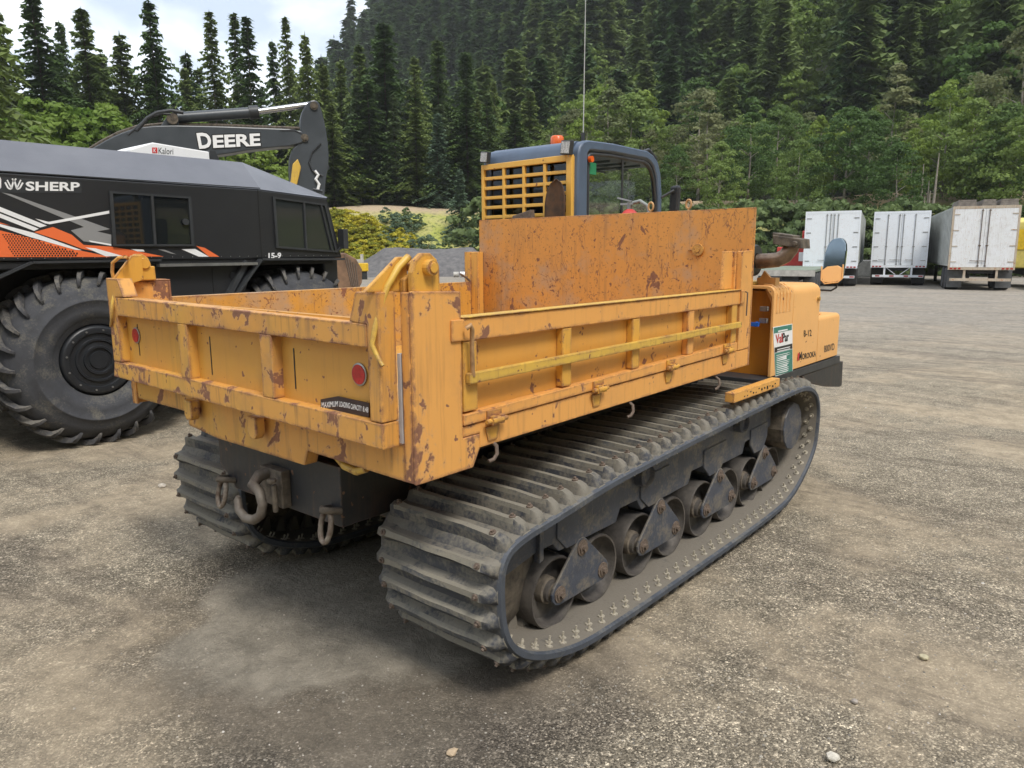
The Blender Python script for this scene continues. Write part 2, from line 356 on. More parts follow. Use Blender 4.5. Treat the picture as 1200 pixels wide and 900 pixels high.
# ------------------------------------------------------------------ terrain
def sst(a, b, x):
    t = np.clip((x-a)/(b-a), 0, 1); return t*t*(3-2*t)
RIDGE = [(-500, 250), (0, 230), (300, 190), (370, 140), (385, 118), (396, 92), (405, 76), (413, 60), (418, 28), (428, 8), (455, -8), (500, -45), (600, -110), (800, -240), (1200, -420), (1600, -500)]
r_az = np.array([azi(p) for p, _ in RIDGE])[::-1]; r_el = np.array([tan_el(p, y) for p, y in RIDGE])[::-1]-.030
SLP = [(-500, 110, .3), (300, 120, .3), (420, 200, .75), (520, 170, .72), (640, 125, .60), (800, 105, .62), (1000, 92, .64), (1300, 88, .66)]
s_az = np.array([azi(p) for p, _, _ in SLP])[::-1]; s_d0 = np.array([d for _, d, _ in SLP])[::-1]; s_s = np.array([s for _, _, s in SLP])[::-1]
def height(x, y):
    x = np.asarray(x, float); y = np.asarray(y, float)
    dx, dy = x-CAM.x, y-CAM.y; D = np.hypot(dx, dy); a = np.arctan2(dy, dx)
    z = -.3*sst(8, 42, D)
    az0 = np.interp(a, s_az, s_d0); sl_ = np.interp(a, s_az, s_s); re = np.interp(a, r_az, r_el)
    b0 = np.interp(a, [azi(800), azi(600), azi(560), azi(380), azi(200)], [62, 62, 63, 64, 64])
    z = z + 6.4*sst(b0, b0+14, D) + .04*np.clip(D-b0-14, 0, 60)
    z = z + .35*np.sin(x*.31+1)*np.sin(y*.27)*sst(60, 70, D)
    m = sl_*np.clip(D-az0, 0, None)
    amp = sst(az0+10, az0+120, D)
    m = m + amp*(7*np.sin(x*.035+y*.02)+5*np.sin(y*.06-x*.03+2)+3*np.sin(x*.11)*np.sin(y*.13))
    inview = (np.cos(a-YAW) > .2)
    # the slope ends in a crest where it meets the skyline of the ridge; behind it the ground levels out
    cap = np.maximum(re, .02)
    hz = np.where(z+m > cap*D, 0, 1)
    Dc = np.where(sl_-cap > .05, (sl_*az0)/np.maximum(sl_-cap, .05), 900)
    Dc = np.clip(Dc, 120, 760)
    zc = np.minimum(cap*Dc, 330)
    z = np.where(D < Dc, np.minimum(z+m, np.maximum(cap*D, z)), np.maximum(z, zc-.05*(D-Dc)))
    return np.minimum(z, 330)
def polar_sheet(name, r, a, matl, dz=0):
    R, A = np.meshgrid(r, a, indexing='ij'); X = CAM.x+R*np.cos(A); Y = CAM.y+R*np.sin(A); Z = height(X, Y)+dz(X, Y, R) if callable(dz) else height(X, Y)+dz
    co = np.stack([X, Y, Z], -1).reshape(-1, 3); n, k = R.shape
    closed = abs(a[-1]-a[0]-2*math.pi) < 1e-6
    i, j = np.meshgrid(np.arange(n-1), np.arange(k-1), indexing='ij'); i = i.ravel(); j = j.ravel()
    f = np.stack([i*k+j, (i+1)*k+j, (i+1)*k+j+1, i*k+j+1], -1)
    return np_mesh(name, co, f, matl)
def np_mesh(name, co, faces, matl, mi=None, smooth=True, parent=None, loc=None):
    me = bpy.data.meshes.new(name); nv, nf = len(co), len(faces); k = faces.shape[1]
    me.vertices.add(nv); me.vertices.foreach_set('co', np.asarray(co, np.float32).ravel())
    me.loops.add(nf*k); me.loops.foreach_set('vertex_index', faces.astype(np.int32).ravel())
    me.polygons.add(nf); me.polygons.foreach_set('loop_start', np.arange(0, nf*k, k, dtype=np.int32))
    try: me.polygons.foreach_set('loop_total', np.full(nf, k, dtype=np.int32))
    except Exception: pass
    me.polygons.foreach_set('use_smooth', np.full(nf, smooth))
    if mi is not None: me.polygons.foreach_set('material_index', np.asarray(mi, np.int32))
    me.update(calc_edges=True)
    return link_mesh(name, me, matl, parent, loc)

# gravel yard material
def ground_mat():
    m, nt, b = mat('gravel_yard', .9); p = pos(nt); L = nt.links.new
    n8 = noise(nt, p, .7, 6, .6, .4); patch = ramp(nt, n8, [(.44, 0), (.56, 1)])
    base = mixc(nt, patch, (.36, .297, .212), (.305, .262, .196))
    # tyre-smeared streaks out in the yard (the lanes run across the view)
    n1 = noise(nt, p, 1, 6, .62, .6, (.75, .16, .5))
    mp = N(nt, 'ShaderNodeMapping'); mp.inputs['Rotation'].default_value = (0, 0, math.radians(28)); mp.inputs['Scale'].default_value = (1.5, .22, 1)
    L(p, mp.inputs[0]); n2 = N(nt, 'ShaderNodeTexNoise'); n2.inputs['Scale'].default_value = .8; n2.inputs['Detail'].default_value = 7; n2.inputs['Roughness'].default_value = .78; n2.inputs['Distortion'].default_value = .5; L(mp.outputs[0], n2.inputs['Vector'])
    base = mixc(nt, mth(nt, 'MULTIPLY', ramp(nt, n2.outputs['Fac'], [(.5, 0), (.6, 1)]), .6), base, (.145, .12, .093))
    base = mixc(nt, mth(nt, 'MULTIPLY', ramp(nt, n1, [(.55, 0), (.7, 1)]), .4), base, (.33, .28, .21))
    # far yard is greyer crushed rock
    cd_ = N(nt, 'ShaderNodeVectorMath', operation='DISTANCE'); L(p, cd_.inputs[0]); cd_.inputs[1].default_value = CAM
    far = ramp(nt, mth(nt, 'MULTIPLY', cd_.outputs['Value'], 1/60), [(.16, 0), (.34, 1)])
    base = mixc(nt, mth(nt, 'MULTIPLY', far, .6), base, mixc(nt, n1, (.30, .285, .265), (.21, .195, .178)))
    # damp gravel beside the machine's left rear, dry silt where it stands
    def spot(c, r0, r1, sx=1, sy=1, rot=0):
        mm = N(nt, 'ShaderNodeMapping', vector_type='TEXTURE'); mm.inputs['Location'].default_value = (*c, 0); mm.inputs['Scale'].default_value = (sx, sy, 1000); mm.inputs['Rotation'].default_value = (0, 0, rot)
        wv = N(nt, 'ShaderNodeVectorMath', operation='ADD'); nn = N(nt, 'ShaderNodeTexNoise'); nn.inputs['Scale'].default_value = 2.2; nn.inputs['Detail'].default_value = 6
        L(p, nn.inputs['Vector']); sc = N(nt, 'ShaderNodeVectorMath', operation='MULTIPLY_ADD'); L(nn.outputs['Color'], sc.inputs[0]); sc.inputs[1].default_value = (.7, .7, 0); sc.inputs[2].default_value = (-.35, -.35, 0)
        L(p, wv.inputs[0]); L(sc.outputs[0], wv.inputs[1]); L(wv.outputs[0], mm.inputs[0])
        ln = N(nt, 'ShaderNodeVectorMath', operation='LENGTH'); L(mm.outputs[0], ln.inputs[0])
        return ramp(nt, ln.outputs['Value'], [(r0, 1), (r1, 0)])
    silt = spot((.75, .95), .86, .97, 1.2, .78)
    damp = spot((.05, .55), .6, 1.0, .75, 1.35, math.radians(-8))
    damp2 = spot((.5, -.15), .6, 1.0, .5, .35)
    grain = N(nt, 'ShaderNodeTexVoronoi'); grain.inputs['Scale'].default_value = 165; L(p, grain.inputs['Vector'])
    g2 = N(nt, 'ShaderNodeTexVoronoi'); g2.inputs['Scale'].default_value = 75; L(p, g2.inputs['Vector'])
    sx = N(nt, 'ShaderNodeSeparateColor'); L(grain.outputs['Color'], sx.inputs[0]); s2 = N(nt, 'ShaderNodeSeparateColor'); L(g2.outputs['Color'], s2.inputs[0])
    gv = ramp(nt, sx.outputs[0], [(0, .33), (.5, .8), (.85, 1.3), (1, 2.7)])
    gv2 = ramp(nt, s2.outputs[1], [(0, .7), (.7, 1), (.9, 1.2), (1, 1.6)])
    near = ramp(nt, mth(nt, 'MULTIPLY', cd_.outputs['Value'], 1/60), [(.03, 1), (.3, .25)])
    gam = mth(nt, 'MULTIPLY', near, ramp(nt, n8, [(.43, .22), (.57, 1)]))
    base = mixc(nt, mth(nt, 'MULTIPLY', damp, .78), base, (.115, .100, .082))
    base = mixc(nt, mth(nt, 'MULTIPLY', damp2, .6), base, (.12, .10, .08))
    base = mixc(nt, mth(nt, 'MULTIPLY', silt, .8), base, (.275, .245, .195))
    gsilt = mth(nt, 'MULTIPLY', gam, mth(nt, 'SUBTRACT', 1, mth(nt, 'MULTIPLY', silt, .8)))
    base = mixc(nt, gsilt, base, mixc(nt, 1.0, base, mixc(nt, 1.0, gv, gv2, 'MULTIPLY'), 'MULTIPLY'))
    clod = noise(nt, p, 5.5, 9, .78, .3)
    base = mixc(nt, 1.0, base, ramp(nt, clod, [(.36, .74), (.5, 1.0), (.62, 1.22)]), 'MULTIPLY')
    L(base, b.inputs['Base Color'])
    h = mth(nt, 'ADD', mth(nt, 'MULTIPLY', mth(nt, 'SUBTRACT', .6, grain.outputs['Distance']), gsilt), mth(nt, 'ADD', mth(nt, 'MULTIPLY', clod, 4.0), mth(nt, 'MULTIPLY', noise(nt, p, 14, 6, .7), 1.6)))
    bump(nt, b, h, .85, .008)
    b.inputs['Specular IOR Level'].default_value = .2
    return m
M_GROUND = ground_mat()
def und(X, Y, R):
    k = np.clip(1-R/60, 0, 1)
    base = .010*np.sin(X*2.1+Y*.7)*np.sin(Y*1.7)+.006*np.sin(X*5.3+1)*np.sin(Y*4.7)
    rut = .022*np.sin((X*.5+Y*.87)*1.9+.6*np.sin(X*.4))*sst(5, 9, R)
    under = np.exp(-(((X-1.7)/2.2)**4+((Y-.97)/1.7)**4))
    return (base*(1-.9*under)+rut)*k
radii = np.concatenate([[.02], np.geomspace(.5, 110, 330)])
av = np.concatenate([np.linspace(YAW-math.pi, YAW-.8, 60)[:-1], np.linspace(YAW-.8, YAW+.8, 380), np.linspace(YAW+.8, YAW+math.pi, 60)[1:]])
# grass bank material is on the hillside sheet; the yard sheet carries the gravel
yard_r = radii[radii < 66]
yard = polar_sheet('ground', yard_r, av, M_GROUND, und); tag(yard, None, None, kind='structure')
def hill_mat():
    m, nt, b = mat('hillside_soil', .95); p = pos(nt); L = nt.links.new
    cdn = N(nt, 'ShaderNodeVectorMath', operation='DISTANCE'); L(p, cdn.inputs[0]); cdn.inputs[1].default_value = CAM
    grass = mixc(nt, ramp(nt, noise(nt, p, .35, 5, .6), [(.4, 0), (.6, 1)]), (.34, .36, .08), (.42, .38, .15))
    grass = mixc(nt, ramp(nt, noise(nt, p, 3, 4), [(.5, 0), (.7, 1)]), grass, (.07, .10, .03))
    sz = N(nt, 'ShaderNodeSeparateXYZ'); L(p, sz.inputs[0]); zr = ramp(nt, mth(nt, 'MULTIPLY', mth(nt, 'ADD', sz.outputs['Z'], mth(nt, 'MULTIPLY', noise(nt, p, .5, 4), 1.5)), .1), [(.56, 0), (.63, 1)])
    grass = mixc(nt, mth(nt, 'MULTIPLY', zr, .85), grass, (.42, .31, .22))
    rock = mixc(nt, noise(nt, p, .2, 6, .7), (.05, .06, .03), (.14, .12, .10))
    f = ramp(nt, mth(nt, 'MULTIPLY', cdn.outputs['Value'], 1/200), [(.38, 0), (.42, 1)])
    floor_ = mixc(nt, ramp(nt, noise(nt, p, .05, 6, .7), [(.6, 0), (.68, 1)]), (.025, .032, .015), rock)
    L(mixc(nt, f, grass, floor_), b.inputs['Base Color']); bump(nt, b, noise(nt, p, 2, 6, .7), .6, .3); return m
hr_ = np.concatenate([np.linspace(56, 110, 70), np.geomspace(112, 900, 100)])
ha = np.concatenate([np.linspace(YAW-math.pi, YAW-.9, 50)[:-1], np.linspace(YAW-.9, YAW+.9, 260), np.linspace(YAW+.9, YAW+math.pi, 50)[1:]])
hill = polar_sheet('hillside', hr_, ha, hill_mat(), lambda X, Y, R: -.12*(1-sst(62, 66, R))); tag(hill, None, None, kind='structure')

# loose stones on the yard: far too many to count
def stones():
    rng = np.random.default_rng(3); n = 34000
    r = 1.2+rng.random(n)**1.6*9; a = YAW+rng.uniform(-.75, .75, n); x = CAM.x+r*np.cos(a); y = CAM.y+r*np.sin(a)
    dens = np.sin(x*1.3+.5)*np.sin(y*1.1+1)+np.sin(x*.5-y*.8)*.7+rng.normal(0, .55, n)
    hx, hy = pl(1020, 690, 'z', 0)[:2]; dens = dens+1.8*np.exp(-((x-hx)**2/.5+(y-hy)**2/.25))
    keep = dens > .0
    keep &= ~((x > .3) & (x < 3.2) & (y > -.15) & (y < 2.1))
    x, y, r = x[keep], y[keep], r[keep]; n = len(x)
    s = .0018+.0045*rng.random(n)**4+.0009*r*rng.random(n)**3
    base = np.array([[1, 0, 0], [.3, .95, 0], [-.8, .6, 0], [-.8, -.6, 0], [.3, -.95, 0], [.1, .05, 1]])
    V = base[None]*(1+rng.uniform(-.3, .3, (n, 6, 1))); V[..., 2] = V[..., 2]*rng.uniform(.5, .9, (n, 1))
    th = rng.uniform(0, 6.28, n); c, s_ = np.cos(th)[:, None], np.sin(th)[:, None]
    X = V[..., 0]*c-V[..., 1]*s_; Y = V[..., 0]*s_+V[..., 1]*c
    z = height(x, y)+und(x, y, r)-.001
    co = np.stack([X*s[:, None]+x[:, None], Y*s[:, None]+y[:, None], V[..., 2]*s[:, None]+z[:, None]], -1).reshape(-1, 3)
    f = np.array([[0, 1, 5], [1, 2, 5], [2, 3, 5], [3, 4, 5], [4, 0, 5]]); F = (f[None]+np.arange(n)[:, None, None]*6).reshape(-1, 3)
    m, nt, b = mat('loose_stone', .85); g = N(nt, 'ShaderNodeNewGeometry')
    nt.links.new(ramp(nt, g.outputs['Random Per Island'], [(0, (.11, .10, .085)), (.4, (.22, .2, .17)), (.8, (.34, .31, .26)), (.97, (.42, .36, .30)), (1, (.6, .58, .54))]), b.inputs['Base Color'])
    o = np_mesh('loose_gravel', co, F, m, smooth=False); tag(o, 'loose gravel and small stones scattered over the bare yard', 'gravel', kind='stuff')
stones()
def rock(px, py, s, c, label, flat=.5):
    q = pl(px, py, 'z', 0); b = MB(); bmesh.ops.create_icosphere(b.bm, subdivisions=2, radius=s)
    for v in b.bm.verts:
        k = 1+.25*math.sin(v.co.x*90/s*.03+px)+rnd.uniform(-.12, .12); v.co = Vector((v.co.x*k*1.2, v.co.y*k*.85, v.co.z*flat*k))
    for v in b.bm.verts: v.co += Vector((q.x, q.y, s*flat*.6))
    o = b.build('stone', plain('stone_%d' % px, c, .85, 0, .3, 60, .3)); tag(o, label, 'stone')
rock(531, 882, .018, (.55, .42, .28), 'pale tan stone lying at the bottom edge in front of the track')
rock(976, 888, .02, (.6, .56, .48), 'whitish stone near the bottom right corner of the yard')
rock(1083, 771, .018, (.5, .45, .3), 'flat yellowish stone right of the track on brown dirt')
rock(190, 571, .03, (.48, .43, .36), 'pale flat stone on gravel in front of the big black tyre')
rock(1002, 822, .012, (.35, .31, .27), 'small grey stone between the two pale stones at bottom right')

# ================================================================== CRAWLER DUMPER
D = thing('crawler_dumper', 'orange crawler dump truck with chipped paint, open steel bed and small blue cab on tracks', 'crawler dumper', (1.7, .97, 0))
YR0, YR1, YL0, YL1 = -.128, .472, 1.472, 2.072
# --- tracks
prof = [(.225, .46), (.235, .56), (.30, .625), (.571, .652), (.87, .690), (1.295, .712), (1.75, .733), (2.247, .752), (2.8, .772), (3.03, .765), (3.19, .70), (3.262, .589), (3.255, .45), (3.235, .335), (3.109, .215), (2.875, .09), (2.6, .058), (1.9, .047), (.9, .047), (.66, .062), (.44, .125), (.30, .21), (.238, .32)]
sp = smooth_poly(prof, 2)
P2 = [Vector(p) for p in sp]
seg = [(P2[(i+1) % len(P2)]-P2[i]).length for i in range(len(P2))]; PER = sum(seg)
def on_track(s):
    s %= PER; i = 0
    while s > seg[i]: s -= seg[i]; i = (i+1) % len(P2)
    a, b = P2[i], P2[(i+1) % len(P2)]; t = (b-a).normalized(); return a+t*s, t
NL = int(round(PER/.090)); PITCHL = PER/NL
def track_frame_pt(s):
    h = .03; a, _ = on_track(s-h); b, _ = on_track(s+h); t = (b-a).normalized(); p, _ = on_track(s); n = Vector((-t.y, t.x)); return p, t, n  # clockwise path: outward is left of travel
def build_track(y0, y1, outer_sign):
    b = MB(); n = NL*4; rows = []
    th = .034
    for i in range(n):
        p, t, nn = track_frame_pt(i*PER/n)
        o = p; q = p-nn*th
        sec = [(y0, o-nn*.008), (y0+.012, o), (y1-.012, o), (y1, o-nn*.008), (y1, q+nn*.006), (y1-.014, q), (y0+.014, q), (y0, q+nn*.006)]
        rows.append([b.bm.verts.new((v.x, y, v.y)) for y, v in sec])
    mi = [2, 0, 2, 2, 2, 1, 2, 2]
    for i in range(n):
        r, r2 = rows[i], rows[(i+1) % n]
        for k in range(8):
            f = b.bm.faces.new((r[k], r[(k+1) % 8], r2[(k+1) % 8], r2[k])); f.material_index = mi[k]
    return b.build('rubber_track', [M_TRACK, M_TRIN, M_LIP], D, smooth=50)
def lug_mesh(seed):
    r = random.Random(seed); b = MB(); rows = []
    st = [(-.292, .002, .030), (-.276, .034, .040), (-.250, .044, .040), (-.222, .043, .036), (-.20, .040, .030), (-.1, .043, .026), (0, .045, .026), (.1, .043, .026), (.20, .041, .030), (.222, .043, .036), (.25, .044, .040), (.276, .034, .036), (.292, .002, .03)]
    for y, h, w_ in st:
        h *= r.uniform(.95, 1.03); w_ *= r.uniform(.97, 1.03); o = r.uniform(-.002, .002)
        rows.append([b.bm.verts.new(p) for p in ((-w_/2-.012+o, y, -.004), (-w_/2-.001+o, y, h*.62), (-w_*.36+o, y, h), (w_*.34+o, y, h*.97), (w_/2+o, y, h*.58), (w_/2+.012+o, y, -.004))])
    for a, c in zip(rows, rows[1:]):
        for k in range(5):
            f = b.bm.faces.new((a[k], a[k+1], c[k+1], c[k])); f.material_index = 0 if k in (1, 2, 3) and abs(a[0].co.y) < .26 and abs(c[0].co.y) < .26 else 1
    b.bm.faces.new(rows[0]); b.bm.faces.new(rows[-1])
    bmesh.ops.recalc_face_normals(b.bm, faces=b.bm.faces)
    me = bpy.data.meshes.new('track_lug'); b.bm.to_mesh(me); b.bm.free(); me.materials.append(M_LUG); me.materials.append(M_LUGD)
    for p in me.polygons: p.use_smooth = True
    me.set_sharp_from_angle(angle=math.radians(55)); return me
LUGS = [lug_mesh(i) for i in range(5)]
for y0, y1, os_ in ((YR0, YR1, -1), (YL0, YL1, 1)):
    tr = build_track(y0, y1, os_); c = RL[tr]; yc = (y0+y1)/2
    bolts, pins, teeth = MB(), MB(), MB()
    for i in range(NL):
        p, t, nn = track_frame_pt((i+.5)*PITCHL)
        o = bpy.data.objects.new('track_lug', LUGS[i % 5]); COL.objects.link(o); o.parent = tr
        o.location = Vector((p.x, yc, p.y))-c; o.rotation_euler = (0, math.atan2(nn.x, nn.y), 0)
        o.scale = (1, 1 if i % 2 else -1, 1) if False else (1, 1, 1)
        N3 = Vector((nn.x, 0, nn.y)); T3 = Vector((t.x, 0, t.y)); P3 = Vector((p.x, 0, p.y))
        for yy in (y0+.066, y1-.066):
            q = P3+Vector((0, yy, 0))+N3*.040
            bolts.cyl(q, q+N3*.008, .012, 8); bolts.cyl(q+N3*.008, q+N3*.016, .006, 6)
        for yy, s_ in ((y0+.045, .02), (y0+.075, -.02), (y1-.06, 0)):
            q = P3+Vector((0, yy, 0))-N3*.033+T3*s_
            pins.cyl(q, q-N3*.005, .015, 8); pins.cyl(q-N3*.004, q-N3*.026, .0045, 6)
        for s_ in (-.045, .045):
            q = P3+Vector((0, yc+s_, 0))-N3*.03
            a, b2 = T3*.032, Vector((0, .02, 0)); tip = q-N3*.075
            teeth.faces([q-a-b2, q+a-b2, q+a+b2, q-a+b2, tip-a*.3-b2*.4, tip+a*.3-b2*.4, tip+a*.3+b2*.4, tip-a*.3+b2*.4], [(0, 1, 5, 4), (1, 2, 6, 5), (2, 3, 7, 6), (3, 0, 4, 7), (4, 5, 6, 7)])
    bolts.build('lug_bolts', M_BOLT, tr, kind='stuff'); pins.build('belt_pins', plain('belt_pin_steel', (.50, .45, .36), .7, .2, .4, 90, .1) if os_ < 0 else bpy.data.materials['belt_pin_steel'], tr, kind='stuff')
    teeth.build('guide_teeth', M_TRIN, tr, kind='stuff')
# --- undercarriage, both sides
def undercarriage(yo, s):            # yo = outer lip, s = +1 towards the machine's middle
    Y = lambda d: yo+s*d
    beam = MB()
    beam.prism([(.40, .40), (.46, .47), (.62, .565), (1.0, .605), (2.4, .66), (2.85, .655), (2.86, .52), (2.5, .49), (2.47, .43), (2.02, .425), (1.98, .47), (1.86, .47), (1.83, .41), (1.38, .40), (1.34, .455), (1.2, .455), (1.17, .40), (.76, .40), (.72, .44), (.62, .44)], 'y', Y(.16), Y(.44))
    for xa, xb in ((.74, .98), (1.36, 1.62), (1.98, 2.24), (2.56, 2.8)):
        beam.prism([(xa, .55), (xb, .56), (xb, .47), ((xa+xb)/2+.06, .40), ((xa+xb)/2-.06, .40), (xa, .46)], 'y', Y(.152), Y(.165))
    beam.prism([(.615, .40), (.64, .41), (.64, .56), (.615, .545)], 'y', Y(.14), Y(.17))
    tf = beam.build('track_frame', M_UC, D, bevel=.004)
    for i, xc in enumerate((.90, 1.535, 2.165, 2.765)):
        wh = []
        for dx in (-.15, .15):
            b = MB(); c = (xc+dx, Y(0), .228)
            ax = (0, s, 0)
            b.lathe([(.030, .175), (.030, .155), (.118, .30), (.132, .285), (.134, .20), (.146, .195), (.147, .30)][:0] or [(.001, .30), (.145, .30), (.147, .180), (.144, .170), (.137, .172), (.132, .215), (.12, .228), (.05, .232), (.045, .18), (.030, .175), (.001, .175)], c, ax, 36)
            wo_ = b.build('road_wheel', M_RIM, D, smooth=40)
            h = MB(); h.lathe([(.058, .232), (.055, .20), (.038, .19), (.034, .162), (.001, .162)], c, ax, 18); h.build('hub', M_RUST, wo_, smooth=30)
        # swing plate
        b = MB(); zc = .375
        pts = []
        for cx_, cz_, r_, a0, a1 in ((xc-.15, .228, .047, 136, 270), (xc+.15, .228, .047, 270, 404), (xc, zc, .043, 44, 136)):
            for k in range(5):
                a = math.radians(a0+(a1-a0)*k/4); pts.append((cx_+r_*math.cos(a), cz_+r_*math.sin(a)))
        b.prism(pts, 'y', Y(.148), Y(.160))
        bp_ = b.build('bogie_plate', M_UC, D, bevel=.003)
        b = MB()
        for cx_, cz_ in ((xc-.15, .228), (xc+.15, .228), (xc, zc)):
            b = MB(); b.cyl((cx_, Y(.160), cz_), (cx_, Y(.138), cz_), .026, 6); b.cyl((cx_, Y(.142), cz_), (cx_, Y(.126), cz_), .013, 8)
            b.cyl((cx_, Y(.151), cz_), (cx_, Y(.143), cz_), .034, 12)
            b.build('bolt', M_BOLT, bp_)
        b = MB(); b.cyl((xc, Y(.16), zc), (xc, Y(.30), zc), .05, 14); b.build('bogie_pivot', M_UC, D)
    b = MB(); b.lathe([(.001, .33), (.20, .33), (.205, .25), (.19, .235), (.12, .22), (.05, .2), (.001, .2)], (.50, Y(0), .345), (0, s, 0), 32)
    b.build('idler_wheel', M_RUST, D, smooth=40)
    b = MB(); b.lathe([(.001, .40), (.15, .40), (.15, .10), (.14, .088), (.001, .088)], (3.02, Y(0), .50), (0, s, 0), 12)
    dm = b.build('drive_motor', M_RUST, D, bevel=.003)
    b = MB(); b.lathe([(.001, .083), (.142, .083), (.145, .089), (.001, .089)], (3.02, Y(0), .50), (0, s, 0), 12); b.build('motor_cap', M_UC, dm)
    b = MB(); k = 11
    for i in range(k):
        a = 2*math.pi*i/k; c = Vector((3.02+.19*math.cos(a), Y(.3), .50+.19*math.sin(a))); b.cyl(c-Vector((0, .05, 0)), c+Vector((0, .05, 0)), .02, 8)
    b.lathe([(.001, .27), (.19, .27), (.19, .285), (.001, .285)], (3.02, Y(0), .5), (0, s, 0), 22); b.lathe([(.001, .32), (.19, .32), (.19, .335), (.001, .335)], (3.02, Y(0), .5), (0, s, 0), 22)
    b.build('drive_sprocket', M_RUST, D)
    for xc, zc in ((1.36, .575), (2.38, .63)):
        b = MB(); b.lathe([(.001, .25), (.052, .25), (.055, .17), (.055, .12), (.045, .11), (.042, .13), (.001, .13)], (xc, Y(0), zc), (0, s, 0), 20); b.build('carrier_roller', M_UC, D, smooth=40)
undercarriage(YR0, 1); undercarriage(YL1, -1)
# --- chassis and rear counterweight box
b = MB(); b.box(.5, 4.0, .56, 1.38, .44, .80); b.box(.4, 2.6, .35, .47, .78, .86); b.box(.4, 2.6, 1.47, 1.59, .78, .86)
b.box(.75, .95, .4, 1.5, .35, .6); b.box(2.6, 2.8, .4, 1.5, .35, .6); b.build('chassis', M_BLK, D)
bx = MB().prism([(.52, .571), (1.262, .566), (1.30, .60), (1.385, .66), (1.385, .80), (.52, .80)], 'x', .10, .62).build('rear_counterweight_box', M_BLK, D, bevel=.004)
for (px, py) in ((264, 566), (386, 603)):
    q = pl(px, py, 'x', .07); b = MB()
    b.tube([(.10, q.y-.03, q.z+.012), (.055, q.y-.02, q.z+.022), (.04, q.y, q.z+.024), (.055, q.y+.02, q.z+.022), (.10, q.y+.03, q.z+.012)], .013, 8)
    eye = b.build('shackle_eye', M_RUST, bx, smooth=50)
    b = MB(); pts = []
    for k in range(16):
        a = 2*math.pi*k/16; pts.append((.052+.012*math.sin(a), q.y+.030*math.cos(a), q.z-.04+.058*math.sin(a)))
    b.tube(pts, .0105, 8, closed=True)
    b.build('shackle_ring', plain('ring_steel_%d' % px, (.26, .23, .19), .65, .3, .5, 30, .3, c2=(.11, .075, .055)), bx, smooth=60)
b = MB(); b.tube([(.09, .93, .715), (.03, .95, .70), (.0, .945, .672), (.0, .90, .655), (-.005, .875, .61), (-.01, .885, .565), (-.015, .93, .537), (-.015, .99, .530), (-.01, 1.045, .548), (0, 1.07, .585), (.0, 1.065, .60)], [.021, .024, .022, .019, .018, .019, .019, .018, .017, .015, .008], 12)
b.build('tow_hook', plain('tow_hook_steel', (.18, .16, .135), .65, .4, .5, 9, .4, c2=(.075, .055, .042)), bx, smooth=60)
b = MB(); b.box(.06, .10, .84, .99, .58, .73); b.cyl((.04, .86, .68), (.04, .86, .57), .012, 8); b.cyl((.03, .86, .69), (.03, .86, .705), .02, 6); b.build('hook_mount', M_RUST, bx, bevel=.004)

# --- bed
b = MB(); b.box(.06, 2.40, .052, 1.926, .965, .985); floor_ = b.build('bed_floor', M_BED, D)
b = MB(); b.prism([(.052, .862), (.57, .872), (.594, .815), (1.2, .815), (1.44, .834), (1.445, .892), (1.925, .892), (1.925, .98), (0.052, .98)], 'x', .004, .058); b.box(.06, 2.4, .3, .42, .87, .963); b.box(.06, 2.4, 1.5, 1.62, .87, .963)
sill = b.build('rear_sill', M_TG, D, bevel=.003)
for y in (1.335, .845):
    b = MB(); b.prism([(y-.035, .965), (y-.035, .90), (y-.02, .882), (y+.01, .882), (y+.025, .90), (y+.025, .965)], 'x', -.05, -.012); b.box(-.012, .004, y+.035, y+.06, .9, .96); b.build('latch_tab', M_TG, sill, bevel=.004)
b = MB(); b.tube([(.07, .50, .86), (.05, .42, .835), (.045, .35, .83), (.05, .30, .85)], .014, 8); b.build('lock_rod', M_YEL, sill, smooth=60)
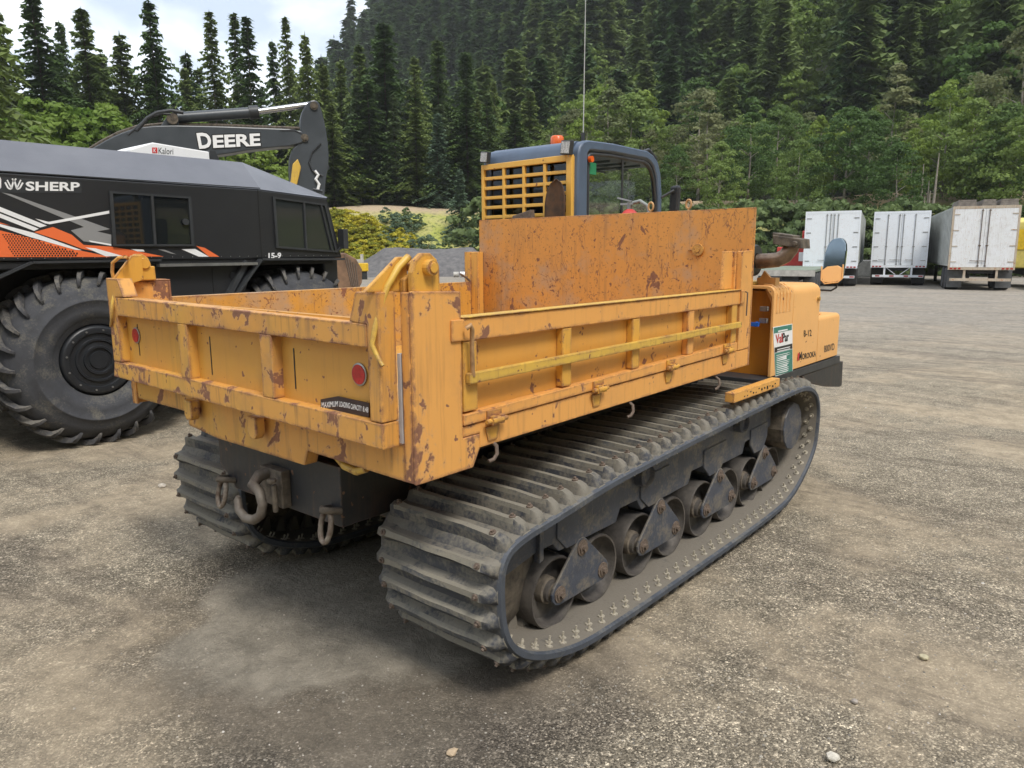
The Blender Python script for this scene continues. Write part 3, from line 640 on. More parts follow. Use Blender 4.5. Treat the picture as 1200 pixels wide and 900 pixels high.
# corner posts
def post(yo, s, name='corner_post'):
    Y = lambda d: yo+s*d
    b = MB(); b.prism([(0, .862), (.25, .863), (.283, .922), (.283, .97), (.205, .97), (.205, 1.438), (0, 1.447)], 'y', Y(0), Y(.012))
    b.box(0, .012, *sorted((Y(.012), Y(.05))), .864, 1.443); b.box(.012, .205, *sorted((Y(.012), Y(.05))), 1.43, 1.437)
    b.box(.193, .205, *sorted((Y(.012), Y(.05))), .98, 1.43); b.box(.012, .193, *sorted((Y(.04), Y(.05))), .98, 1.43)
    p = b.build(name, M_OR_POST, D, bevel=.004)
    b = MB()  # pivot lug
    b.prism([(.018, 1.436), (.018, 1.50), (.032, 1.535), (.060, 1.556), (.092, 1.556), (.118, 1.537), (.128, 1.51), (.130, 1.436)], 'y', Y(.012), Y(.034))
    b.prism([(.018, 1.436), (.018, 1.48), (.06, 1.50), (.128, 1.50), (.130, 1.436)], 'y', Y(.05), Y(.07))
    lg = b.build('pivot_lug', M_YOR, p, bevel=.004)
    b = MB(); b.cyl((.080, Y(-.012), 1.513), (.080, Y(.08), 1.513), .024, 16); b.cyl((.080, Y(-.017), 1.513), (.080, Y(-.004), 1.513), .016, 12); b.build('pivot_pin', M_YOR, p, bevel=.002)
    b = MB(); b.tube([(.05, Y(.062), 1.545), (.01, Y(.062), 1.515), (-.03, Y(.068), 1.46), (-.055, Y(.072), 1.40), (-.075, Y(.075), 1.34), (-.085, Y(.08), 1.295), (-.082, Y(.06), 1.26), (-.08, Y(.04), 1.235)], [.012, .011, .010, .0095, .009, .008, .007, .006], 8)
    b.build('release_bar', M_YEL, p, smooth=60)
    b = MB(); b.prism([(-.11, 1.446), (.02, 1.545), (.055, 1.545), (.055, 1.44)] if s > 0 else [(-.07, 1.38), (-.07, 1.446), (.02, 1.55), (.065, 1.55), (.065, 1.44), (.0, 1.42)], 'y', Y(.074), Y(.09)); b.build('tailgate_arm', M_YOR, p, bevel=.003)
    return p
pr = post(0, 1); plft = post(1.978, -1)
b = MB(); b.tube([(.03, 1.95, 1.535), pl(147, 301, 'x', -.03), pl(139, 302, 'x', -.05), pl(132, 308, 'x', -.06), pl(131.5, 319, 'x', -.065), pl(133, 326, 'x', -.06)], .0075, 8); b.build('lever', M_OR, plft, smooth=60)
# tailgate: panel, then rails and ribs standing proud of it
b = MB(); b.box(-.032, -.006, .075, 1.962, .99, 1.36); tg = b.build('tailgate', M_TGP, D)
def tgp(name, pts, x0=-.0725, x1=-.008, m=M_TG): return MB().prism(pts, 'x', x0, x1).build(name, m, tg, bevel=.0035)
tgp('top_rail', [(.120, 1.281), (.120, 1.35), (.165, 1.352), (1.775, 1.366), (1.876, 1.366), (1.876, 1.285)])
tgp('bottom_rail', [(.062, .978), (.062, 1.057), (1.958, 1.072), (1.978, 1.0)])
tgp('upright', [(.062, 1.06), (.062, 1.446), (.165, 1.444), (.200, 1.354), (.118, 1.350), (.117, 1.06)])
tgp('upright', [(1.88, 1.074), (1.88, 1.368), (1.79, 1.370), (1.84, 1.449), (1.962, 1.450), (1.962, 1.074)])
for a, c, e in ((1.235, 1.31, 1.064), (.636, .708, 1.062)): tgp('rib', [(a, e), (a, 1.283), (c, 1.283), (c, e)])
for px, py in ((159.5, 393), (421.2, 438.7)):
    q = pl(px, py, 'x', -.036); r = MB().cyl((-.033, q.y, q.z), (-.041, q.y, q.z), .031, 24).build('reflector', M_REFL, tg)
    MB().lathe([(.031, 0), (.036, 0), (.036, .005), (.031, .006)], (-.033, q.y, q.z), (-1, 0, 0), 24).build('reflector_rim', M_STEEL, tg)
for y0_, z0_, z1_ in ((1.77, 1.11, 1.25), (1.13, 1.09, 1.24), (.56, 1.1, 1.24)): MB().box(-.0335, -.0315, y0_, y0_+.006, z0_, z1_).build('weld_slot', M_BLKPR, tg)
px_ = -.044
pts = [pl(375.5, 468.0, 'x', px_), pl(395.5, 464.3, 'x', px_), pl(432.3, 472.3, 'x', px_), pl(432.3, 489.0, 'x', px_), pl(395, 482.0, 'x', px_), pl(376, 482, 'x', px_)]
cp = MB().slab(pts, (1, 0, 0), .003).build('capacity_plate', M_PLATE, tg)
def px_text(s, a, b_, c, ax, v, m, parent, bold=.0, **k):    # a bottom-left, b bottom-right, c top-left (photo pixels on the plane ax = v)
    A, B, C_ = pl(*a, ax, v), pl(*b_, ax, v), pl(*c, ax, v); return text(s, A, B-A, C_-A, m, parent, bold=bold, **k)
px_text('MAXIMUM', (377, 478.0), (396, 476.5), (377, 471.5), 'x', px_-.002, M_WHITE, cp, .01)
px_text('LOADING', (397.5, 476.5), (410.0, 478.8), (397.5, 470.0), 'x', px_-.002, M_WHITE, cp, .01)
px_text('CAPACITY', (411.0, 479.2), (423.8, 482.0), (411.0, 473.0), 'x', px_-.002, M_WHITE, cp, .01)
px_text('8.48', (425.2, 482.3), (431.6, 483.8), (425.2, 475.9), 'x', px_-.002, M_WHITE, cp, .01)
b = MB(); b.box(.0, .03, .056, .070, .985, 1.26); b.build('pale_gap_strip', plain('pale_grey_strip', (.55, .55, .57), .5), D)  # pale strip added to whiten the slit between tailgate and post
# side gates
def side_gate(yo, s, name):
    Y = lambda d: yo+s*d
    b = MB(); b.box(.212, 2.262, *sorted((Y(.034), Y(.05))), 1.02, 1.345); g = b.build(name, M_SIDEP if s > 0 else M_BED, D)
    def pt(nm, x0, x1, z0, z1, d0=0., d1=.036, m=M_SIDE, z2=None):
        return MB().prism([(x0, z0), (x1, z2[0] if z2 else z0), (x1, z2[1] if z2 else z1), (x0, z1)], 'y', Y(d0), Y(d1)).build(nm, m, g, bevel=.0035)
    pt('top_rail', .207, 2.285, 1.281, 1.352); pt('bottom_rail', .207, 2.25, 1.010, 1.046, -.004, .036, z2=(1.04, 1.085))
    pt('hand_strip', .205, 2.275, 1.354, 1.358, -.006, .056, M_YEL)
    for x0, x1, m in ((.213, .278, M_YOR), (.735, .792, M_YOR), (1.222, 1.281, M_YOR), (1.71, 1.77, M_SIDE), (2.18, 2.245, M_YOR)): pt('rib', x0, x1, 1.05+(x0*.015), 1.279, .002, .034, m)
    pt('guard_strip', .219, 2.255, 1.146, 1.181, -.022, -.0, M_YEL, z2=(1.163, 1.193))
    for xh, zh in ((.344, 1.008), (.957, 1.023), (1.535, 1.04), (2.114, 1.056)):
        b = MB(); b.box(xh-.035, xh+.035, *sorted((Y(-.012), Y(-.004))), zh-.004, zh+.035); b.box(xh-.03, xh-.006, *sorted((Y(-.03), Y(-.012))), zh-.012, zh+.018)
        b.box(xh+.012, xh+.03, *sorted((Y(-.03), Y(-.012))), zh-.012, zh+.018)
        b.cyl((xh-.05, Y(-.021), zh+.002), (xh+.05, Y(-.021), zh+.002), .009, 8); b.cyl((xh-.028, Y(-.021), zh+.002), (xh+.028, Y(-.021), zh+.002), .014, 10)
        b.prism([(xh-.035, zh-.02), (xh+.035, zh-.02), (xh+.022, zh-.07), (xh-.022, zh-.07)], 'y', Y(-.003), Y(.003))
        b.build('hinge', M_YOR, g, bevel=.002)
    return g
sg = side_gate(0, 1, 'side_gate')
b = MB(); b.tube([(.20, -.025, 1.325), (.21, -.035, 1.335), (.222, -.03, 1.32), (.226, -.024, 1.26), (.232, -.02, 1.19), (.236, -.018, 1.17)], .008, 8); b.build('latch_lever', plain('latch_steel', (.45, .27, .13), .6, .2, .4, 40, .2), sg, smooth=60)
MB().box(.155, .212, -.008, .0, 1.285, 1.352).build('latch_bracket', M_SIDE, sg, bevel=.003); MB().box(2.262, 2.30, -.01, .0, 1.283, 1.352).build('latch_bracket', M_SIDE, sg, bevel=.003)
b = MB(); b.tube([(2.30, -.012, 1.345), (2.31, -.02, 1.34), (2.31, -.02, 1.29), (2.312, -.018, 1.22)], .004, 6); b.build('safety_chain', M_BOLT, sg)
b = MB(); b.box(.205, 2.27, 1.93, 1.978, .90, 1.354); lw = b.build('left_side_gate', M_BED, D, bevel=.003)
for x0 in (.7, 1.2, 1.7): MB().box(x0, x0+.08, 1.978, 1.99, 1.0, 1.34).build('rib', M_SIDE, lw)
b = MB(); b.prism([(.286, .922), (2.42, .944), (2.42, 1.037), (.208, 1.006), (.208, .972), (.286, .972)], 'y', .003, .05)
ss = b.build('side_sill', M_SIDE, D, bevel=.003)
MB().box(.2, 2.4, 1.94, 1.975, .87, .898).build('side_sill', M_SIDE, D)
for xh in (.343, 1.208, 2.032):
    b = MB(); b.tube([(xh+.015, .02, .93), (xh+.015, -.005, .915), (xh+.012, -.01, .89), (xh, -.006, .872), (xh-.02, .0, .868)], .007, 8); b.build('tie_hook', M_BOLT, ss, smooth=60)
# headboard with its pillars
b = MB(); b.prism([(.0, .944), (1.975, .95), (1.975, 1.771), (0, 1.778)], 'x', 2.405, 2.42); hb = b.build('headboard', M_HEAD, D, bevel=.002)
b = MB(); b.prism([(2.268, 1.038), (2.405, 1.04), (2.405, 1.556), (2.268, 1.553)], 'y', .0, .03); b.prism([(2.142, 1.36), (2.155, 1.553), (2.268, 1.553), (2.268, 1.36)], 'y', .045, .06); b.box(2.255, 2.268, .03, .06, 1.05, 1.55); b.build('pillar', M_SIDE, hb, bevel=.003)
b = MB(); b.box(2.27, 2.40, 1.935, 1.99, 1.0, 1.556); b.box(2.275, 2.29, 1.87, 1.935, 1.0, 1.553); b.build('pillar', M_OR, hb, bevel=.003)
b = MB(); b.tube([(2.26, 1.93, 1.36), (2.22, 1.93, 1.385), (2.17, 1.935, 1.41)], .007, 6); b.build('gate_pin', M_BOLT, hb)
b = MB(); b.box(2.30, 2.36, 1.8, 1.9, .987, 1.13); b.build('corner_block', M_RUST, hb, bevel=.004)
q = pl(818, 293, 'x', 2.40); b = MB(); b.cyl((2.405, q.y, q.z), (2.392, q.y, q.z), .034, 20); b.cyl((2.392, q.y, q.z), (2.388, q.y, q.z), .015, 10); b.box(2.395, 2.404, q.y-.01, q.y+.06, q.z-.004, q.z+.004); b.build('cover_cap', M_BED, hb, bevel=.002)
for px, py in ((762.7, 243), (807, 240)):
    q = pl(px, py, 'x', 2.43); b = MB(); pts = [(2.43, q.y+.016*math.cos(a), q.z+.004+.024*math.sin(a)) for a in [2*math.pi*k/14 for k in range(14)]]; b.tube(pts, .006, 8, closed=True); b.cyl((2.43, q.y, q.z-.02), (2.43, q.y, 1.765), .006, 8); b.build('eye_bolt', plain('eye_bolt_%d' % px, (.55, .33, .15), .6, .2), hb, smooth=60)

# --- engine bay and covers
YE = 0.0; XA, XB, XC, XD = 2.73, 3.032, 3.497, 3.917
b = MB(); b.box(XA+.07, XD-.02, .02, 1.2, .83, 1.10); b.box(XA+.07, XC-.02, .02, 1.2, 1.10, 1.325); eb = b.build('engine_bay', M_ENGD, D)
def cover(x0, x1, z1, name='engine_cover', r=.045):
    b = MB(); pts = [(0, .835), (0, z1-r)]+[(r-r*math.cos(a), z1-r+r*math.sin(a)) for a in [math.radians(k) for k in (20, 45, 70)]]+[(r, z1), (1.22, z1), (1.22, z1-.02), (.05, z1-.02), (.018, z1-r-.02), (.018, .835)]
    b.prism(pts, 'x', x0, x1); return b.build(name, M_ENG, D, bevel=.004, smooth=35)
c1 = cover(XA, XB-.004, 1.358); c2 = cover(XB+.003, XC-.003, 1.35, r=.06); c3 = cover(XC+.004, XD, 1.13, r=.03)
b = MB(); b.box(XC-.02, XC-.006, .02, 1.215, .84, 1.30); b.build('front_panel', M_ENG, c2); b = MB(); b.box(XD-.02, XD-.004, .02, 1.215, .84, 1.10); b.build('front_panel', M_ENG, c3)
for k in range(5):
    x = XA+.03+k*.05; b = MB(); b.prism([(-.003, 1.20), (-.006, 1.308), (.006, 1.342), (.036, 1.364), (.08, 1.367), (.08, 1.355), (.001, 1.2)], 'x', x, x+.026); b.build('louvre', M_ENG, c1, bevel=.008)
b = MB(); b.box(XA+.01, XB-.06, .13, 1.2, 1.36, 1.376); b.build('top_lip', M_YEL, c1)
b = MB(); b.cyl((XC-.05, .005, 1.25), (XC-.05, -.015, 1.25), .014, 10); b.build('cover_knob', M_YEL, c2)
b = MB(); b.cyl((3.64, .1, 1.128), (3.64, .1, 1.143), .06, 20); b.build('filler_cap', M_ENG, c3, bevel=.003)
for px, py, z in ((898, 362, 0), (897, 376, 0)):
    q = pl(px, py, 'x', 2.75); b = MB(); b.box(2.74, 2.766, q.y-.012, q.y+.035, q.z-.014, q.z+.014); b.cyl((2.745, q.y-.01, q.z-.01), (2.745, q.y-.01, q.z+.014), .01, 8); b.build('door_hinge', M_STEEL, eb, bevel=.002)
q = pl(884, 380, 'x', 2.72); b = MB(); b.cyl((2.765, q.y, q.z), (2.71, q.y-.01, q.z), .014, 10); b.box(2.70, 2.72, q.y-.03, q.y+.02, q.z-.01, q.z+.012); b.build('blue_valve', plain('blue_plastic', (.02, .13, .55), .4), eb)
b = MB(); b.box(1.98, 2.565, -.12, -.07, .818, .866); db = b.build('deck_beam', M_OR, D, bevel=.003)
rr = random.Random(4)
for k in range(12): MB().cyl((2.10+k*.036, -.119, .83+rr.random()*.02), (2.10+k*.036, -.1215, .83+rr.random()*.02), .004+.003*rr.random(), 8).build('bolt_hole', M_BLKPR, db)
b = MB(); b.prism([(2.62, .785), (3.97, .775), (3.965, .826), (2.62, .832)], 'y', -.006, 1.3); b.build('deck_rail', M_CHAR, D, bevel=.003)
b = MB(); b.prism([(3.25, .775), (4.06, .776), (4.075, .60), (4.03, .595), (3.75, .635), (3.3, .73)], 'y', .0, .035); b.box(4.02, 4.062, .035, 1.9, .60, .77); b.build('mudguard', M_BLK, D, bevel=.003)
# markings on the covers
v = -.0025
pts = [pl(*p, 'y', v) for p in ((906.0, 383.5), (928.6, 379.3), (929.0, 435.8), (908.8, 441.2))]
dp = MB().slab(pts, (0, 1, 0), .002).build('dealer_sign', M_WHITE, c1)
def quad(ps, m, parent, name, off=.0012, ax='y', vv=None):
    vv = (v if vv is None else vv)-off; return MB().slab([pl(*p, ax, vv) for p in ps], (0, 1, 0) if ax == 'y' else (1, 0, 0), off*.6).build(name, m, parent)
quad([(907, 384.2), (928.0, 380.2), (928.0, 386.5), (907.1, 390.8)], M_TEAL, dp, 'green_header')
quad([(907.8, 407.5), (928.5, 402.5), (928.6, 408.5), (908.0, 413.5)], M_BLKPR, dp, 'black_band')
quad([(908.0, 414.2), (928.6, 409.2), (928.7, 434.8), (909.2, 440.0)], M_TEAL, dp, 'green_panel')
px_text('Val', (909.5, 402.8), (917.2, 401.2), (909.0, 392.0), 'y', v-.002, M_REDPR, dp, .02)
px_text('Par', (917.4, 401.0), (924.6, 399.4), (917.2, 390.2), 'y', v-.002, M_BLKPR, dp, .02)
px_text('8-12', (942.0, 394.8), (951.2, 393.8), (941.8, 387.0), 'y', -.0015, M_BLKPR, c2, .01)
px_text('M', (936.0, 422.5), (940.2, 421.5), (935.8, 412.8), 'y', -.0015, M_BLKPR, c2, .02, shear=.2)
px_text('OROOKA', (940.3, 421.4), (956.2, 417.6), (940.0, 414.6), 'y', -.0015, M_BLKPR, c2, .02, shear=.1)
quad([(934.6, 422.8), (936.0, 422.4), (937.0, 413.5), (935.4, 414)], M_REDPR, c2, 'red_flash')
px_text('800VD', (966.0, 413.2), (978.0, 409.8), (965.8, 405.0), 'y', -.0015, M_CHAR, c3, .005)
rr = random.Random(2)
for i in range(11):
    a = 416.2+i*2.1; quad([(910, a+.3), (910+rr.uniform(11, 17), a-3.8), (926, a-3.7+.35) if False else (910+12, a-2.4+.45), (910, a+.85)], M_WHITE, dp, 'small_print', off=.002)
for yy in (409.3, 411.6): quad([(911, yy), (926, yy-3.4), (926, yy-2.5), (911, yy+.9)], M_WHITE, dp, 'small_print', off=.002)
quad([(912, 387.6), (923, 385.4), (923, 386.9), (912, 389.2)], M_WHITE, dp, 'small_print', off=.002)
# exhaust stack behind the headboard
ex = MB(); A_ = pl(887, 305, 'x', 2.75); 
ex.lathe([(.001, 0), (.085, 0), (.09, .01), (.09, .04), (.085, .05), (.04, .05)], (2.75, A_.y+.05, A_.z), (0, -1, 0), 24)
exo = ex.build('air_cleaner_cap', M_CHAR, D, smooth=40)
pth = [pl(888, 306, 'x', 2.75), pl(900, 305.5, 'x', 2.75), pl(911, 304.5, 'x', 2.76), pl(920, 300, 'x', 2.77), pl(926.5, 292, 'x', 2.78), pl(930, 283, 'x', 2.79)]
b = MB(); b.tube(pth, .042, 14); b.build('exhaust_pipe', plain('heat_stained_pipe', (.34, .25, .18), .38, .8, .5, 14, .2, c2=(.16, .11, .08)), D, smooth=60)
a, c = pl(911, 283, 'x', 2.78), pl(944, 288, 'x', 2.78); m_ = (a+c)/2
b = MB(); b.obox((m_.x, m_.y, m_.z+.01), (.07, 0, 0), (c-a)/2, (0, .003, .026)); b.obox((m_.x, m_.y+.03, m_.z+.045), (.06, 0, 0), (c-a)*.36, (0, .0, .008)); b.cyl((2.71, m_.y-.05, m_.z), (2.69, m_.y-.05, m_.z), .014, 6); b.build('exhaust_clamp', M_RUST, D, bevel=.004)
q = pl(897, 325, 'x', 2.8); b = MB(); b.box(2.80, 2.86, q.y-.06, q.y+.05, 1.352, 1.40); b.prism([(q.y-.03, 1.40), (q.y+.01, 1.44), (q.y+.03, 1.40)], 'x', 2.8, 2.82); b.build('battery_cap', M_ENG, D)
# front right mirror on its loop
X = 3.98
pts = smooth_poly([(967, 335), (965.6, 312), (967.5, 291), (973, 280.5), (980, 278.3), (986, 280), (990, 288), (989, 312), (987.6, 327), (984, 330), (970, 331)], 1)
mc = pl(977, 305, 'x', X)
def mp_(q): return Vector((X-.3*(q.y-mc.y)+.25*(q.z-mc.z), q.y, q.z))
b = MB(); b.slab([mp_(pl(px, py, 'x', X)) for px, py in pts], (1, 0, 0), .03); mr = b.build('wing_mirror', M_MIR, D, bevel=.006)
b = MB(); b.slab([mp_(pl(px, py, 'x', X))-Vector((.012, 0, 0)) for px, py in smooth_poly([(965.5, 313), (987.8, 310.5), (988, 326), (984.5, 329.5), (970, 331), (966.5, 328)], 1)], (1, 0, 0), .01); b.build('mirror_lower_plate', M_ENG, mr, bevel=.003)  # orange plate over the lower part of the mirror face
b = MB(); lp = [mp_(pl(*p, 'x', X))-Vector((.014, 0, 0)) for p in ((965.5, 312), (966, 328), (970, 332), (984, 330.5), (988.3, 326), (988.2, 310))]; b.tube(lp, .005, 8); b.build('mirror_rim', M_ENG, mr)
b = MB(); lp = [pl(*p, 'x', X+.02) for p in ((952, 339.5), (974, 340.5), (980, 337), (981, 330))]; b.tube(lp, .007, 8); e0, e1 = pl(952, 339.5, 'x', X+.02), pl(941, 345, 'x', X+.02); b.tube([e0, e1, (X-.03, e1.y+.02, 1.18), (XD-.03, e1.y+.02, 1.12)], .007, 8); b.build('mirror_arm', M_CHAR, mr)

# --- cab
b = MB(); b.box(2.60, 3.66, 1.30, 2.09, .80, 1.40); cabb = b.build('cab_base', M_CABBLUE, D, bevel=.01)
CO = [(2.588, 1.3), (2.590, 2.17), (2.605, 2.215), (2.64, 2.25), (2.70, 2.266), (3.0, 2.275), (3.44, 2.268), (3.53, 2.245), (3.60, 2.20), (3.645, 2.12), (3.67, 1.98), (3.69, 1.3)]
CI = [(2.695, 1.4), (2.695, 2.165), (2.70, 2.185), (2.715, 2.2), (2.74, 2.207), (3.0, 2.216), (3.43, 2.212), (3.49, 2.197), (3.54, 2.165), (3.585, 2.095), (3.62, 1.96), (3.632, 1.4)]
def ring(y0, y1, out, inn, m, name, parent):
    b = MB(); n = len(out)
    vs = [(x, y, z) for y in (y0, y1) for P in (out, inn) for x, z in P]
    fs = []
    for i in range(n-1):
        fs += [(i, i+1, n+i+1, n+i), (2*n+i, 3*n+i, 3*n+i+1, 2*n+i+1), (i, 2*n+i, 2*n+i+1, i+1), (n+i, n+i+1, 3*n+i+1, 3*n+i)]
    fs += [(0, n, 3*n, 2*n), (n-1, 3*n-1, 4*n-1, 2*n-1)]
    b.faces(vs, fs); return b.build(name, m, parent, bevel=.012, smooth=40)
ring(1.268, 1.33, CO, CI, M_CABBLUE, 'cab_side_frame', D); ring(2.04, 2.10, CO, CI, M_CABBLUE, 'cab_side_frame', D)
b = MB(); b.prism([(2.592, 2.165), (2.598, 2.205), (2.615, 2.238), (2.65, 2.26), (3.0, 2.272), (3.44, 2.265), (3.53, 2.242), (3.60, 2.195), (3.59, 2.17), (3.4, 2.21), (2.72, 2.20), (2.7, 2.165)], 'y', 1.33, 2.04); roof = b.build('cab_roof', M_CABBLUE, D, smooth=40)
CI2 = [(x+(.012 if x < 3 else -.012), z-.012) for x, z in CI]
CI3 = [(x+(.034 if x < 3 else -.03), z-.034) for x, z in CI]
ring(1.274, 1.30, CI2[:1]+CI2[1:], CI3, M_CHAR, 'window_seal', D)
b = MB(); b.prism(CI3, 'y', 1.288, 1.292); wg = b.build('side_window', M_GLASS, D)
b = MB(); b.box(3.125, 3.145, 1.280, 1.286, 1.4, 2.19); b.box(2.73, 3.60, 1.280, 1.286, 1.78, 1.79); b.build('window_divider', M_CHAR, wg)
b = MB(); b.prism(CI3, 'y', 2.07, 2.074); b.build('side_window', M_GLASS, D); b = MB(); b.box(3.66, 3.664, 1.33, 2.04, 1.42, 2.1); b.build('windscreen', M_GLASS, D)
b = MB(); b.box(2.61, 2.614, 1.33, 2.04, 1.4, 2.165); b.build('rear_window', M_GLASSD, D)
for k in range(5): MB().cyl((2.66+k*.2, 1.34, 2.17), (2.66+k*.2, 2.03, 2.17), .009, 6).build('cage_bar', M_CHAR, roof)
for y in (1.5, 1.7, 1.9): MB().cyl((2.65, y, 2.155), (3.55, y, 2.155), .007, 6).build('cage_bar', M_CHAR, roof)
b = MB(); b.box(2.85, 2.98, 1.45, 1.9, 1.4, 1.98); b.box(2.9, 3.35, 1.45, 1.9, 1.4, 1.5); b.build('driver_seat', M_CHAR, D, bevel=.03)
g0 = MB(); g0.box(2.558, 2.586, 1.30, 1.345, 1.45, 2.168); g0.box(2.558, 2.586, 2.066, 2.092, 1.45, 2.158); g0.prism([(1.345, 2.128), (1.345, 2.168), (2.066, 2.158), (2.066, 2.122)], 'x', 2.558, 2.586); g0.box(2.586, 2.60, 1.30, 1.32, 1.45, 2.16)
gr = g0.build('rear_grille', M_GRILL, D, bevel=.004)
for i in range(1, 4): y = 2.066-(2.066-1.345)*i/4; MB().box(2.561, 2.583, y-.011, y+.011, 1.45, 2.124).build('grille_bar', M_GRILL, gr, bevel=.003)
for i in range(10): z = 2.063-i*.0665; MB().box(2.5625, 2.5815, 1.346, 2.065, z-.011, z+.011).build('grille_bar', M_GRILL, gr, bevel=.003)
def work_light(px, py, x, sc=1, rot=0):
    q = pl(px, py, 'x', x); r = MB(); s_ = .036*sc
    r.obox(q, (.018, 0, 0), (0, s_, .004), (0, -.006, s_*1.1)); o = r.build('work_light', M_CHAR, D, bevel=.004)
    l = MB(); l.obox(q-Vector((.0195, 0, 0)), (.002, 0, 0), (0, s_*.82, .003), (0, -.005, s_*.9)); l.build('lens', plain('led_lens_%d' % px, (.62, .62, .60), .25, .3, .6, 90, .4, c2=(.25, .25, .24)), o)
    b = MB(); b.cyl(q+Vector((.01, 0, -s_)), q+Vector((.03, -.01, -s_-.035)), .007, 6); b.build('bracket', M_STEEL, o)
work_light(569, 184.5, 2.555, .95); work_light(664.5, 173, 2.545, 1.1)
q = pl(653, 162, 'x', 2.80); b = MB(); b.lathe([(.001, .05), (.036, .05), (.045, .04), (.048, 0), (.048, -.012)], (q.x, q.y, 2.285), (0, 0, 1), 20); bc = b.build('beacon', M_AMBER, D, smooth=50)
b = MB(); b.cyl((q.x, q.y, 2.262), (q.x, q.y, 2.275), .05, 18); b.build('beacon_base', M_CHAR, bc)
q = pl(683.5, 160, 'x', 2.78); b = MB(); b.cyl((q.x, q.y, 2.262), (q.x, q.y, 2.33), .013, 8); ant = b.build('antenna', M_CHAR, D); b = MB(); b.cyl((q.x, q.y, 2.33), (q.x+.01, q.y, 3.25), .004, 6, r2=.0025); b.build('whip', plain('whip_white', (.5, .52, .5), .4), ant)
q = pl(692.5, 186.5, 'y', 1.262); b = MB(); b.cyl((q.x, 1.274, q.z), (q.x, 1.25, q.z), .02, 14); b.build('side_lamp', M_AMBER, D)
b = MB(); q = pl(694, 197, 'y', 1.285); b.box(q.x-.045, q.x+.045, 1.283, 1.287, q.z-.04, q.z+.035); st = b.build('green_sticker', plain('green_sticker', (.02, .22, .10), .5), D)
px_text('EXIT', (691, 198.8), (697, 199.4), (691, 193.5), 'y', 1.281, M_WHITE, st, .01) if False else None
b = MB(); q = pl(791, 233.5, 'x', 3.75); b.obox(q, (.02, 0, 0), (0, .042, 0), (0, -.004, .10)); b.build('cab_mirror', M_CHAR, D, bevel=.02)
b = MB(); b.tube([(3.66, 1.27, 1.95), (3.72, 1.2, 2.0), (3.75, q.y+.01, q.z+.03)], .01, 8); b.build('cab_mirror_arm', M_CHAR, D)
b = MB(); b.tube([(3.45, 1.31, 2.262), (3.52, 1.31, 2.285), (3.62, 1.31, 2.24), (3.68, 1.31, 2.1)], .014, 8); b.build('grab_rail', M_CHAR, D, smooth=60)
q = pl(612, 252.5, 'x', 2.5); b = MB(); b.prism([(q.y-.10, 1.74), (q.y+.09, 1.74), (q.y+.07, q.z+.0), (q.y-.09, q.z+.035)], 'x', 2.48, 2.52); b.build('rusty_bracket', M_BOLT, D, bevel=.005)

# --- loose tools carried behind the headboard
c0 = pl(648, 236, 'x', 2.5)
sv = thing('shovel', 'rusty round shovel blade sticking up in front of the yellow grille behind the headboard', 'shovel', (2.5, c0.y, 1.1))
b = MB(); rows = []
for i in range(13):
    t = i/12; z = 1.72+t*.295; wd = .085*math.sqrt(max(0.0, 1-max(0, (t-.35)/.65)**2.2)) if t > .35 else .082+.004*t
    rows.append([b.bm.verts.new((2.5+.028*(1-(u*u))*(.4+.6*(1-t)), c0.y+u*wd-.01-.012*t+ (.02 if False else 0), z)) for u in (-1, -.7, -.35, 0, .35, .7, 1)])
for r1, r2 in zip(rows, rows[1:]):
    for k in range(6): b.bm.faces.new((r1[k], r1[k+1], r2[k+1], r2[k]))
bl = b.build('blade', plain('rusty_shovel', (.13, .07, .035), .65, .3, .5, 18, .3, c2=(.07, .045, .03)), sv, smooth=60); so = bl.modifiers.new('thickness', 'SOLIDIFY'); so.thickness = .003
b = MB(); b.cyl((2.525, c0.y-.01, 1.1), (2.525, c0.y-.01, 1.75), .016, 10); b.build('handle', M_WOOD, sv)
c0 = pl(738, 250, 'x', 2.52)
fe = thing('fire_extinguisher', 'red fire extinguisher with white lever and grey hose behind the top edge of the headboard', 'fire extinguisher', (2.52, c0.y, 1.36))
b = MB(); b.lathe([(.001, 0), (.07, 0), (.075, .02), (.075, .36), (.065, .40), (.035, .435), (.018, .445)], (2.52, c0.y, 1.36), (0, 0, 1), 20); b.build('cylinder', M_RED, fe, smooth=50)
b = MB(); b.cyl((2.52, c0.y, 1.80), (2.52, c0.y, 1.845), .018, 10); b.box(2.505, 2.535, c0.y-.03, c0.y+.06, 1.83, 1.842); b.faces([], []); b.obox((2.52, c0.y+.035, 1.862), (.012, 0, 0), (0, .05, .012), (0, 0, .004)); b.build('valve_lever', M_STEEL, fe)
b = MB(); b.tube([(2.52, c0.y-.02, 1.84), (2.52, c0.y-.07, 1.85), (2.52, c0.y-.12, 1.82), (2.52, c0.y-.14, 1.75), (2.52, c0.y-.12, 1.6)], .011, 8); b.build('hose', plain('grey_hose', (.25, .27, .26), .6), fe, smooth=60)

